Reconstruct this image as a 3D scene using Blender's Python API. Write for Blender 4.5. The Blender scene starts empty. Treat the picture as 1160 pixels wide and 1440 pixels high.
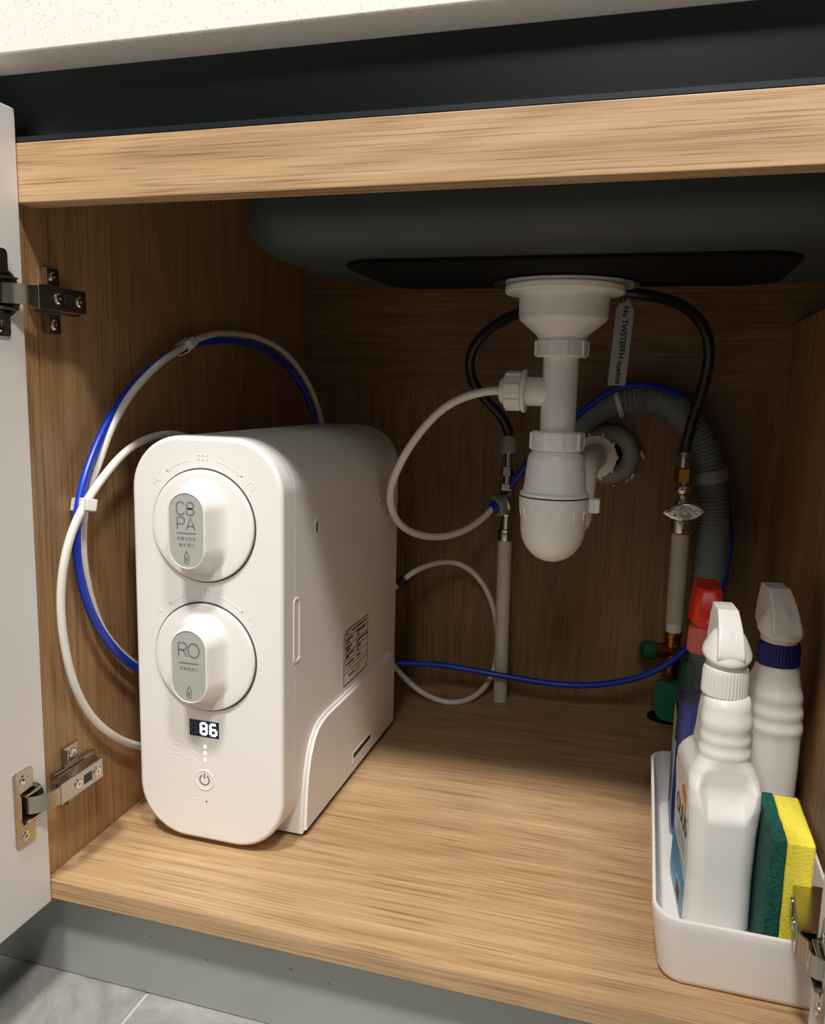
import bpy, bmesh, math, random
from mathutils import Vector, Matrix
random.seed(7)
PI = math.pi
C = bpy.context.scene.collection
S = bpy.context.scene

# ------------------------------------------------------------------ camera
cam_d = bpy.data.cameras.new('camera')
cam_d.sensor_fit = 'HORIZONTAL'
cam_d.sensor_width = 36.0
cam_d.lens = 36.0 * 1132.33 / 1160.0
cam_d.clip_start = 0.01
cam = bpy.data.objects.new('camera', cam_d)
C.objects.link(cam)
RX = (0.96025984, 0.27807415, 0.02399599)
DN = (0.06449143, -0.13741154, -0.98841232)
FW = (-0.27155459, 0.9506802, -0.14988418)
CP = (0.45539816, -0.51041959, 0.40907411)
cam.matrix_world = Matrix(((RX[0], -DN[0], -FW[0], CP[0]), (RX[1], -DN[1], -FW[1], CP[1]), (RX[2], -DN[2], -FW[2], CP[2]), (0, 0, 0, 1)))
S.camera = cam

# ------------------------------------------------------------------ light
S.view_settings.view_transform = 'Standard'
S.view_settings.look = 'None'
S.view_settings.exposure = 0.1
S.view_settings.gamma = 1.0
S.view_settings.use_curve_mapping = False
W = bpy.data.worlds.new('world')
S.world = W
W.use_nodes = True
W.node_tree.nodes['Background'].inputs[0].default_value = (1.0, 0.98, 0.96, 1)
W.node_tree.nodes['Background'].inputs[1].default_value = 0.055


def area(name, loc, target, sx, sy, power, col=(1, 0.972, 0.94)):
    d = bpy.data.lights.new(name, 'AREA')
    d.shape = 'RECTANGLE'
    d.size = sx
    d.size_y = sy
    d.energy = power
    d.color = col
    o = bpy.data.objects.new(name, d)
    C.objects.link(o)
    o.location = loc
    o.rotation_euler = (Vector(target) - Vector(loc)).to_track_quat('-Z', 'Y').to_euler()
    return o


area('overhead_light', (0.18, -0.95, 2.25), (0.2, 0.0, 0.2), 0.26, 0.20, 41)
area('overhead_light', (0.95, -0.97, 2.25), (0.3, 0.0, 0.2), 0.26, 0.20, 29)
area('overhead_light', (0.45, -2.7, 2.25), (0.35, 0.3, 0.2), 0.6, 0.6, 14, (1, 0.985, 0.965))  # unseen fill light, added to brighten the trap from the front

# ------------------------------------------------------------------ helpers


def lin(h):
    h = h.lstrip('#')
    out = []
    for i in (0, 2, 4):
        c = int(h[i:i + 2], 16) / 255
        out.append(c / 12.92 if c <= 0.04045 else ((c + 0.055) / 1.055) ** 2.4)
    return (*out, 1)


def mat(name, col, rough=0.5, metal=0.0, bump=0.0, bscale=200.0, vary=0.0, vscale=8.0, **kw):
    m = bpy.data.materials.new(name)
    m.use_nodes = True
    nt = m.node_tree
    b = nt.nodes['Principled BSDF']
    c = lin(col)
    b.inputs['Base Color'].default_value = c
    b.inputs['Roughness'].default_value = rough
    b.inputs['Metallic'].default_value = metal
    for k, v in kw.items():
        b.inputs[k.replace('_', ' ')].default_value = v
    tc = nt.nodes.new('ShaderNodeTexCoord')
    if bump:
        n = nt.nodes.new('ShaderNodeTexNoise')
        n.inputs['Scale'].default_value = bscale
        n.inputs['Detail'].default_value = 4
        bp = nt.nodes.new('ShaderNodeBump')
        bp.inputs['Strength'].default_value = bump
        bp.inputs['Distance'].default_value = 0.001
        nt.links.new(tc.outputs['Object'], n.inputs['Vector'])
        nt.links.new(n.outputs['Fac'], bp.inputs['Height'])
        nt.links.new(bp.outputs['Normal'], b.inputs['Normal'])
    if vary:
        n = nt.nodes.new('ShaderNodeTexNoise')
        n.inputs['Scale'].default_value = vscale
        n.inputs['Detail'].default_value = 6
        r = nt.nodes.new('ShaderNodeValToRGB')
        r.color_ramp.elements[0].position = 0.3
        r.color_ramp.elements[1].position = 0.7
        r.color_ramp.elements[0].color = tuple(x * (1 - vary) for x in c[:3]) + (1,)
        r.color_ramp.elements[1].color = tuple(min(1, x * (1 + vary)) for x in c[:3]) + (1,)
        nt.links.new(tc.outputs['Object'], n.inputs['Vector'])
        nt.links.new(n.outputs['Fac'], r.inputs['Fac'])
        nt.links.new(r.outputs['Color'], b.inputs['Base Color'])
    return m


def wood(name, axis, dark, light, rough=0.45, seed=0.0, flow=(0.0, 0.0, 0.0)):
    """oak laminate, grain running along one axis"""
    m = bpy.data.materials.new(name)
    m.use_nodes = True
    nt = m.node_tree
    L = nt.links.new
    b = nt.nodes['Principled BSDF']
    b.inputs['Roughness'].default_value = rough
    tc = nt.nodes.new('ShaderNodeTexCoord')
    k = 'XYZ'.index(axis)

    def mapped(along, across):
        mp = nt.nodes.new('ShaderNodeMapping')
        mp.inputs['Location'].default_value = (seed, seed * 1.7, seed * 2.3)
        sc = [across] * 3
        sc[k] = along
        mp.inputs['Scale'].default_value = sc
        L(tc.outputs['Object'], mp.inputs['Vector'])
        return mp

    def noise(along, across, detail=4, dist=0.0):
        n = nt.nodes.new('ShaderNodeTexNoise')
        n.inputs['Scale'].default_value = 1.0
        n.inputs['Detail'].default_value = detail
        n.inputs['Distortion'].default_value = dist
        L(mapped(along, across).outputs['Vector'], n.inputs['Vector'])
        return n

    def math_(op, a, b_=None, c=None):
        n = nt.nodes.new('ShaderNodeMath')
        n.operation = op
        for i, v in enumerate((a, b_, c)):
            if v is None:
                continue
            if isinstance(v, (int, float)):
                n.inputs[i].default_value = v
            else:
                L(v, n.inputs[i])
        return n.outputs[0]

    warp = noise(2.2, 9.0, 2)
    # cathedral figure: rings of a slowly warped field
    sep = noise(1.1, 6.5, 1, 0.6)
    rings = math_('PINGPONG', math_('MULTIPLY', sep.outputs['Fac'], 34.0), 1.0)
    fine = noise(3.5, 380.0, 6)
    mid = noise(1.3, 80.0, 4, 0.15)
    pores = noise(11.0, 760.0, 2)
    v = math_('MULTIPLY', mid.outputs['Fac'], 0.40)
    v = math_('ADD', v, math_('MULTIPLY', fine.outputs['Fac'], 0.52))
    v = math_('ADD', v, math_('MULTIPLY', rings, 0.12))
    v = math_('ADD', v, math_('MULTIPLY', warp.outputs['Fac'], 0.22))
    v = math_('SUBTRACT', v, 0.15)
    r = nt.nodes.new('ShaderNodeValToRGB')
    r.color_ramp.elements[0].position = 0.22
    r.color_ramp.elements[1].position = 0.72
    r.color_ramp.elements[0].color = lin(dark)
    r.color_ramp.elements[1].color = lin(light)
    L(v, r.inputs['Fac'])
    pr = nt.nodes.new('ShaderNodeValToRGB')
    pr.color_ramp.elements[0].position = 0.34
    pr.color_ramp.elements[1].position = 0.46
    pr.color_ramp.elements[0].color = (0.62, 0.55, 0.48, 1)
    pr.color_ramp.elements[1].color = (1, 1, 1, 1)
    L(pores.outputs['Fac'], pr.inputs['Fac'])
    mx = nt.nodes.new('ShaderNodeMix')
    mx.data_type = 'RGBA'
    mx.blend_type = 'MULTIPLY'
    mx.inputs['Factor'].default_value = 1.0
    L(r.outputs['Color'], mx.inputs['A'])
    L(pr.outputs['Color'], mx.inputs['B'])
    L(mx.outputs['Result'], b.inputs['Base Color'])
    bp = nt.nodes.new('ShaderNodeBump')
    bp.inputs['Strength'].default_value = 0.25
    bp.inputs['Distance'].default_value = 0.0006
    L(fine.outputs['Fac'], bp.inputs['Height'])
    L(bp.outputs['Normal'], b.inputs['Normal'])
    return m


OFF = {}


def weigh(o):
    w_ = o.modifiers.new('face_weighted', 'WEIGHTED_NORMAL')
    w_.keep_sharp = True
    w_.weight = 90


def link(name, me, m, parent=None, label=None, smooth=35):
    o = bpy.data.objects.new(name, me)
    C.objects.link(o)
    if m is not None:
        me.materials.append(m)
    if smooth:
        me.polygons.foreach_set('use_smooth', [True] * len(me.polygons))
        me.set_sharp_from_angle(angle=math.radians(smooth))
        weigh(o)
    off = Vector((0, 0, 0))
    if parent is not None:
        o.parent = parent
        off = OFF[parent.name]
        me.transform(Matrix.Translation(-off))
    OFF[o.name] = off
    if label:
        o['label'] = label
    return o


def obj(name, bm, m, parent=None, label=None, smooth=35):
    bmesh.ops.recalc_face_normals(bm, faces=bm.faces)
    me = bpy.data.meshes.new(name)
    bm.to_mesh(me)
    bm.free()
    return link(name, me, m, parent, label, smooth)


def thing(name, label, cat, loc=(0, 0, 0), group=None):
    o = bpy.data.objects.new(name, None)
    o.empty_display_size = 0.03
    C.objects.link(o)
    o.location = loc
    OFF[o.name] = Vector(loc)
    o['label'] = label
    o['category'] = cat
    if group:
        o['group'] = group
    return o


def tag(o, label, cat, group=None):
    o['label'] = label
    o['category'] = cat
    if group:
        o['group'] = group
    return o


def box(bm, lo, hi, bev=0.0, seg=2, mtx=None):
    vs = [bm.verts.new((x, y, z)) for x in (lo[0], hi[0]) for y in (lo[1], hi[1]) for z in (lo[2], hi[2])]
    fs = [bm.faces.new([vs[i] for i in q]) for q in ((0, 1, 3, 2), (4, 6, 7, 5), (0, 4, 5, 1), (2, 3, 7, 6), (0, 2, 6, 4), (1, 5, 7, 3))]
    geo = list(vs)
    if bev:
        es = list({e for f in fs for e in f.edges})
        r = bmesh.ops.bevel(bm, geom=es, offset=bev, segments=seg, affect='EDGES', profile=0.5)
        geo = list({v for f in r['faces'] for v in f.verts} | {v for v in vs if v.is_valid})
    if mtx is not None:
        bmesh.ops.transform(bm, matrix=mtx, verts=[v for v in geo if v.is_valid])
    return geo


def boxobj(name, lo, hi, m, parent=None, bev=0.0006, label=None, seg=2):
    bm = bmesh.new()
    box(bm, lo, hi, bev, seg)
    return obj(name, bm, m, parent, label)


def skin(bm, rings, cap0=True, cap1=True, closed=True):
    """join rings of points (equal length) into a surface"""
    R = [[bm.verts.new(p) for p in ring] for ring in rings]
    n = len(R[0])
    for a, b in zip(R, R[1:]):
        for i in range(n if closed else n - 1):
            j = (i + 1) % n
            bm.faces.new((a[i], a[j], b[j], b[i]))
    if cap0:
        bm.faces.new(R[0][::-1])
    if cap1:
        bm.faces.new(R[-1])
    return R


def frame_from(d):
    d = Vector(d).normalized()
    up = Vector((0, 0, 1)) if abs(d.z) < 0.9 else Vector((0, 1, 0))
    a = d.cross(up).normalized()
    b = d.cross(a).normalized()
    return d, a, b


def lathe(bm, prof, org=(0, 0, 0), axis=(0, 0, 1), n=40, sx=1.0, sy=1.0):
    """prof: list of (radius, distance along axis)"""
    d, a, b = frame_from(axis)
    o = Vector(org)
    rings = []
    for r, t in prof:
        r = max(r, 1e-5)
        rings.append([o + d * t + (a * math.cos(2 * PI * i / n) * sx + b * math.sin(2 * PI * i / n) * sy) * r for i in range(n)])
    return skin(bm, rings)


def spline(pts, step):
    P = [Vector(p) for p in pts]
    P = [P[0] * 2 - P[1]] + P + [P[-1] * 2 - P[-2]]
    out = []
    for i in range(1, len(P) - 2):
        p0, p1, p2, p3 = P[i - 1:i + 3]
        k = max(2, int((p2 - p1).length / step))
        for j in range(k):
            t = j / k
            out.append(0.5 * ((2 * p1) + (p2 - p0) * t + (2 * p0 - 5 * p1 + 4 * p2 - p3) * t * t + (3 * p1 - p0 - 3 * p2 + p3) * t ** 3))
    out.append(P[-2])
    return out


def relax(pts, times):
    for _ in range(times):
        pts = [pts[0]] + [(pts[i - 1] + pts[i] * 2 + pts[i + 1]) / 4 for i in range(1, len(pts) - 1)] + [pts[-1]]
    return pts


def sweep(bm, pts, rad, n=16, cap=True):
    """tube through points, rad = number or function of arc length"""
    T = []
    for i in range(len(pts)):
        a = pts[max(0, i - 1)]
        b = pts[min(len(pts) - 1, i + 1)]
        T.append((b - a).normalized())
    d, u, v = frame_from(T[0])
    rings = []
    s = 0.0
    for i, p in enumerate(pts):
        if i:
            s += (p - pts[i - 1]).length
        u = (u - T[i] * u.dot(T[i])).normalized()
        v = T[i].cross(u)
        r = rad(s) if callable(rad) else rad
        rings.append([p + (u * math.cos(2 * PI * k / n) + v * math.sin(2 * PI * k / n)) * r for k in range(n)])
    return skin(bm, rings, cap, cap)


def hose(name, pts, r, m, parent=None, label=None, step=0.006, n=16, rl=6):
    bm = bmesh.new()
    sweep(bm, relax(spline(pts, step), rl), r, n)
    return obj(name, bm, m, parent, label, smooth=60)


def rrect(hw, hh, r, n=8, cx=0.0, cy=0.0):
    """rounded rectangle, counter-clockwise list of (u, v)"""
    r = min(r, hw, hh)
    out = []
    for (sx, sy, a0) in ((1, 1, 0), (-1, 1, PI / 2), (-1, -1, PI), (1, -1, 3 * PI / 2)):
        for i in range(n + 1):
            a = a0 + PI / 2 * i / n
            out.append((cx + sx * (hw - r) + r * math.cos(a), cy + sy * (hh - r) + r * math.sin(a)))
    return out


def prism(bm, poly, f0, f1):
    """poly of (u, v); f0 / f1 map (u, v) to the two end faces"""
    skin(bm, [[f0(u, v) for u, v in poly], [f1(u, v) for u, v in poly]])


def hexnut(bm, org, axis, r, h, n=6, bev=0.0006):
    lathe(bm, [(r - bev, 0), (r, bev), (r, h - bev), (r - bev, h)], org, axis, n)


def strip(bm, pts, w, normal, depth=0.0002, closed=False):
    """flat raised line of width w along pts, lying in the plane with the given normal"""
    nrm = Vector(normal).normalized()
    P = [Vector(p) for p in pts]
    k = len(P)
    rings = []
    for i in range(k):
        a = P[(i - 1) % k] if (closed or i) else P[i]
        b = P[(i + 1) % k] if (closed or i < k - 1) else P[i]
        t = (b - a).normalized()
        s = t.cross(nrm).normalized() * (w / 2)
        rings.append([P[i] - s, P[i] - s + nrm * depth, P[i] + s + nrm * depth, P[i] + s])
    if closed:
        rings.append(rings[0])
    skin(bm, rings, not closed, not closed)


def text_mesh(txt, size, mtx, depth=0.0001, align='CENTER', bold=0.0, space=1.0):
    cu = bpy.data.curves.new('lettering', 'FONT')
    cu.body = txt
    cu.size = size
    cu.align_x = align
    cu.align_y = 'CENTER'
    cu.extrude = depth
    cu.offset = bold
    cu.space_character = space
    o = bpy.data.objects.new('lettering', cu)
    C.objects.link(o)
    bpy.context.view_layer.update()
    dg = bpy.context.evaluated_depsgraph_get()
    me = bpy.data.meshes.new_from_object(o.evaluated_get(dg))
    bpy.data.objects.remove(o)
    bpy.data.curves.remove(cu)
    me.transform(mtx)
    me.materials.clear()
    return me


def plane_mtx(org, u, v):
    u, v = Vector(u).normalized(), Vector(v).normalized()
    w = u.cross(v)
    o = Vector(org)
    return Matrix(((u.x, v.x, w.x, o.x), (u.y, v.y, w.y, o.y), (u.z, v.z, w.z, o.z), (0, 0, 0, 1)))


# ------------------------------------------------------------------ materials
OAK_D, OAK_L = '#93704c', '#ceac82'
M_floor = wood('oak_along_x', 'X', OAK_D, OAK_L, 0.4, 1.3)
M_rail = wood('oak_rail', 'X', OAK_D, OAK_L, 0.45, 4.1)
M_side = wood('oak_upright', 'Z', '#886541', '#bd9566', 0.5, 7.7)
M_back_shaded = wood('oak_back_shaded', 'Z', '#705333', '#9b7a50', 0.5, 2.9)  # same oak laminate, darkened in colour for the shade at the back
M_brace_shaded = wood('oak_brace_shaded', 'X', '#705333', '#9b7a50', 0.5, 9.2)  # brace of the same oak, back shade put into its colour too
M_door = mat('white_lacquer', '#e6e1dc', 0.42)
M_plastic = mat('white_plastic', '#ece8e3', 0.38, bump=0.03, bscale=1500)
M_gloss = mat('white_gloss_plastic', '#ece8e3', 0.25)
M_pvc = mat('white_pvc', '#f1f0ec', 0.3)
M_tray = mat('tray_plastic', '#efe9e4', 0.45)
M_tube = mat('white_tubing', '#e9e4da', 0.3, Subsurface_Weight=0.0)
M_blue = mat('blue_tubing', '#123ab8', 0.3)
M_clip = mat('clip_plastic', '#e4e1d8', 0.4)
M_label = mat('label_grey', '#abaca4', 0.4)
M_ink = mat('label_ink', '#75766e', 0.5)
M_dark = mat('dark_plastic', '#1d1d1d', 0.5)
M_gap = mat('shadow_gap', '#4a4845', 0.7)
M_print = mat('black_print', '#2c2a24', 0.6)
M_screen = mat('display_black', '#071230', 0.15)
M_off = mat('unlit_segment', '#5a6170', 0.5)
M_lit = mat('lit_segment', '#dff1ff', 0.4, Emission_Color=(0.62, 0.84, 1, 1), Emission_Strength=1.6)
M_led = mat('lit_lamp', '#ffffff', 0.4, Emission_Color=(0.85, 0.95, 1, 1), Emission_Strength=1.6)
M_nickel = mat('nickel_plated', '#b5ada0', 0.26, 1.0, vary=0.06, vscale=60)
M_steel = mat('polished_steel', '#d8d2c6', 0.16, 1.0)
M_chrome = mat('chrome', '#cfcac0', 0.14, 1.0)
M_brass = mat('brass', '#a8772c', 0.3, 1.0)
M_sink = mat('sink_coating', '#383f3d', 0.55, bump=0.04, bscale=400, vary=0.12, vscale=14)
M_pad = mat('rubber_pad', '#060606', 0.9, Specular_IOR_Level=0.2)
M_gola = mat('black_aluminium', '#10191f', 0.42, 0.0, vary=0.06, vscale=5)
M_plinth = mat('brushed_aluminium', '#a2a49e', 0.4, 0.25, vary=0.08, vscale=6)
M_rubber = mat('dark_braid', '#3a3936', 0.3, 0.6, bump=0.3, bscale=900)
M_corr = mat('grey_hose', '#7d8987', 0.5)
M_pipe = mat('cream_pipe', '#cdc6b6', 0.5, vary=0.08, vscale=25)
M_green = mat('green_plastic', '#1c7a55', 0.5)
M_dgreen = mat('green_cap', '#0c5a2c', 0.5)
M_grey = mat('grey_plastic', '#9b9d96', 0.5)
M_putty = mat('sealant', '#d8d2c2', 0.7)
M_btl = mat('bottle_white', '#eeebe5', 0.3, Subsurface_Weight=0.15, Subsurface_Radius=(0.01, 0.01, 0.01))
M_navy = mat('navy_plastic', '#10146e', 0.35)
M_red = mat('red_plastic', '#e3301c', 0.35)
M_pink = mat('translucent_red', '#d56a62', 0.35)
M_liquid = mat('blue_liquid', '#0a1a7a', 0.15)
M_yellow = mat('sponge_foam', '#ebdb45', 0.9, bump=0.6, bscale=700, vary=0.06, vscale=300)
M_scour = mat('scour_fibre', '#0a5044', 0.95, bump=1.0, bscale=500, vary=0.45, vscale=350)
M_lblw = mat('label_white', '#f2efea', 0.35)
M_lblb = mat('label_sky', '#2aa0c8', 0.35)
M_lblo = mat('label_orange', '#e8702a', 0.35)
M_lbly = mat('label_yellow', '#f3b52c', 0.35)
M_lbln = mat('label_navy', '#141a3c', 0.35)
M_lblg = mat('label_lime', '#b9c48a', 0.35)
M_lblp = mat('label_pale_blue', '#a9bfd6', 0.35)
M_cloth = mat('tag_paper', '#b9bcb4', 0.6)

# clear bottle plastic
M_clear = bpy.data.materials.new('clear_plastic')
M_clear.use_nodes = True
nt = M_clear.node_tree
_b = nt.nodes['Principled BSDF']
_b.inputs['Base Color'].default_value = (0.8, 0.82, 0.86, 1)
_b.inputs['Roughness'].default_value = 0.12
_t = nt.nodes.new('ShaderNodeBsdfTransparent')
_t.inputs['Color'].default_value = (0.86, 0.88, 0.92, 1)
_m = nt.nodes.new('ShaderNodeMixShader')
_m.inputs[0].default_value = 0.05
nt.links.new(_t.outputs[0], _m.inputs[1])
nt.links.new(_b.outputs[0], _m.inputs[2])
nt.links.new(_m.outputs[0], nt.nodes['Material Output'].inputs['Surface'])

# speckled quartz
M_quartz = bpy.data.materials.new('speckled_quartz')
M_quartz.use_nodes = True
nt = M_quartz.node_tree
b = nt.nodes['Principled BSDF']
b.inputs['Roughness'].default_value = 0.3
tc = nt.nodes.new('ShaderNodeTexCoord')
n1 = nt.nodes.new('ShaderNodeTexNoise')
n1.inputs['Scale'].default_value = 480
n1.inputs['Detail'].default_value = 2
r1 = nt.nodes.new('ShaderNodeValToRGB')
r1.color_ramp.elements[0].position = 0.30
r1.color_ramp.elements[0].color = lin('#d3ccc0')
r1.color_ramp.elements[1].position = 0.40
r1.color_ramp.elements[1].color = lin('#eae6dd')
nt.links.new(tc.outputs['Object'], n1.inputs['Vector'])
nt.links.new(n1.outputs['Fac'], r1.inputs['Fac'])
nt.links.new(r1.outputs['Color'], b.inputs['Base Color'])

# slate tile
M_tile = bpy.data.materials.new('slate_tile')
M_tile.use_nodes = True
nt = M_tile.node_tree
b = nt.nodes['Principled BSDF']
b.inputs['Roughness'].default_value = 0.55
tc = nt.nodes.new('ShaderNodeTexCoord')
n1 = nt.nodes.new('ShaderNodeTexNoise')
n1.inputs['Scale'].default_value = 14
n1.inputs['Detail'].default_value = 9
n1.inputs['Roughness'].default_value = 0.62
n1.inputs['Distortion'].default_value = 1.2
r1 = nt.nodes.new('ShaderNodeValToRGB')
r1.color_ramp.elements[0].position = 0.32
r1.color_ramp.elements[0].color = lin('#7d7d78')
r1.color_ramp.elements[1].position = 0.70
r1.color_ramp.elements[1].color = lin('#a9a8a2')
bp = nt.nodes.new('ShaderNodeBump')
bp.inputs['Strength'].default_value = 0.3
bp.inputs['Distance'].default_value = 0.002
nt.links.new(tc.outputs['Object'], n1.inputs['Vector'])
nt.links.new(n1.outputs['Fac'], r1.inputs['Fac'])
nt.links.new(r1.outputs['Color'], b.inputs['Base Color'])
nt.links.new(n1.outputs['Fac'], bp.inputs['Height'])
nt.links.new(bp.outputs['Normal'], b.inputs['Normal'])
M_grout = mat('grout', '#b9b8b2', 0.9)

# ------------------------------------------------------------------ room floor
TZ = -0.1
fl = boxobj('floor', (-1.6, -2.2, TZ - 0.03), (2.0, 0.7, TZ - 0.0012), M_grout, bev=0)
fl['kind'] = 'structure'
tile_me = None
for ix in range(-3, 4):
    for iy in range(-4, 2):
        x0, y0 = 0.083 + ix * 0.6, -0.28 + iy * 0.6
        x1, y1 = x0 + 0.597, y0 + 0.597
        if x1 < -1.5 or x0 > 1.9 or y1 < -2.1 or y0 > 0.6:
            continue
        boxobj('tile', (x0, y0, TZ - 0.008), (x1, y1, TZ), M_tile, fl, bev=0.0008, seg=1)

# ------------------------------------------------------------------ cabinet
XL0, XL1 = 0.0, -0.014          # left inner face, front / back
XR0, XR1 = 0.6105, 0.617         # right inner face, front / back
YB = 0.561
ZR0, ZR1 = 0.537, 0.579
cab = thing('sink_cabinet', 'oak laminate sink cabinet with both white doors open', 'cabinet', (0, 0, 0))


def slab(name, x0f, x1f, x0b, x1b, y0, y1, z0, z1, m, label=None):
    bm = bmesh.new()
    P = [(x0f, y0), (x1f, y0), (x1b, y1), (x0b, y1)]
    skin(bm, [[(x, y, z0) for x, y in P], [(x, y, z1) for x, y in P]])
    bmesh.ops.recalc_face_normals(bm, faces=bm.faces)
    bmesh.ops.bevel(bm, geom=list(bm.edges), offset=0.0006, segments=2, affect='EDGES')
    return obj(name, bm, m, cab, label)


bm = bmesh.new()
prof = [(0.0005, -0.017), (YB + 0.01, -0.017), (YB + 0.01, 0.6295), (0.0150, 0.6295), (0.0150, ZR1), (0.0005, ZR1)]
lx = lambda y: XL0 + (XL1 - XL0) * y / YB
skin(bm, [[(lx(y) - 0.018, y, z) for y, z in prof], [(lx(y), y, z) for y, z in prof]])
obj('side_panel', bm, M_side, cab)
slab('side_panel', XR0, XR0 + 0.018, XR1, XR1 + 0.018, 0.0005, YB + 0.01, -0.017, 0.497, M_side, 'right oak side panel, lower than the left one')
slab('side_panel', 0.70, 0.716, 0.70, 0.716, 0.0005, YB + 0.01, -0.017, 0.6295, M_side)  # unseen outer panel, added to stop light leaking over the low right side
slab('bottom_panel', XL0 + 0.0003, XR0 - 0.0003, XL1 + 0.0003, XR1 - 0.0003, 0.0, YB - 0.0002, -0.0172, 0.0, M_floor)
boxobj('back_panel', (-0.034, YB, -0.017), (0.70, YB + 0.008, 0.44), M_back_shaded, cab, 0)
boxobj('back_rail', (-0.0135, YB - 0.003, 0.4135), (0.70, YB + 0.012, 0.6295), M_brace_shaded, cab, 0.0008, 'horizontal grained oak board above the back panel')
boxobj('front_rail', (0.0005, 0.0, ZR0), (0.70, 0.018, ZR1), M_rail, cab, 0.0012)
# plinth below
boxobj('plinth', (-0.6, 0.018, TZ + 0.0008), (0.75, 0.030, -0.0175), M_plinth, cab, 0.0006, 'brushed grey metal plinth board')
bm = bmesh.new()
for x, z, w in ((0.085, -0.046, 0.0028), (0.138, -0.055, 0.0020), (0.212, -0.045, 0.0030), (0.245, -0.050, 0.0018), (0.050, -0.034, 0.0020)):
    strip(bm, [(x, 0.018, z), (x + w * 0.6, 0.018, z - 0.0004), (x + w, 0.018, z - 0.0012)], 0.0007, (0, -1, 0), 0.00006)
o = obj('scuff_marks', bm, M_gap, cab, smooth=0)
o['kind'] = 'stuff'
# recessed handle channel: back web, bottom lip and small step
bm = bmesh.new()
prof = [(0.0, ZR1 + 0.0002), (0.0, ZR1 + 0.0035), (0.0015, ZR1 + 0.0042), (0.0022, ZR1 + 0.0022), (0.010, ZR1 + 0.0022), (0.012, ZR1 + 0.005), (0.012, 0.6295), (0.0145, 0.6295), (0.0145, ZR1 + 0.0002)]
skin(bm, [[(x, y, z) for y, z in prof] for x in (-0.62, 0.75)])
obj('handle_channel', bm, M_gola, cab, 'black recessed metal channel above the oak rail')

# doors
def door(lo, hi, face, holes, label):
    """door board bored for the hinge cups; face = x of the inner face"""
    bm = bmesh.new()
    box(bm, lo, hi, 0.0012, 2)
    d = obj('door', bm, M_door, cab, label)
    cb = bmesh.new()
    for y, z in holes:
        lathe(cb, [(0.0150, -0.011), (0.0150, 0.011)], (face, y + 0.002, z), (1, 0, 0), 40)
    cut_o = obj('bore', cb, None)
    md = d.modifiers.new('bore', 'BOOLEAN')
    md.object = cut_o
    md.solver = 'EXACT'
    dg = bpy.context.evaluated_depsgraph_get()
    me = bpy.data.meshes.new_from_object(d.evaluated_get(dg))
    d.modifiers.clear()
    d.data = me
    weigh(d)
    bpy.data.objects.remove(cut_o)


door((-0.0135, -0.42, -0.019), (0.0055, -0.0005, 0.602), 0.0055, [(-0.0225, 0.0775), (-0.0225, 0.471)], 'left white door, open')
door((0.578, -0.42, -0.019), (0.5965, -0.001, 0.602), 0.578, [(-0.0225, 0.072)], 'right white door, open')


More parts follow.
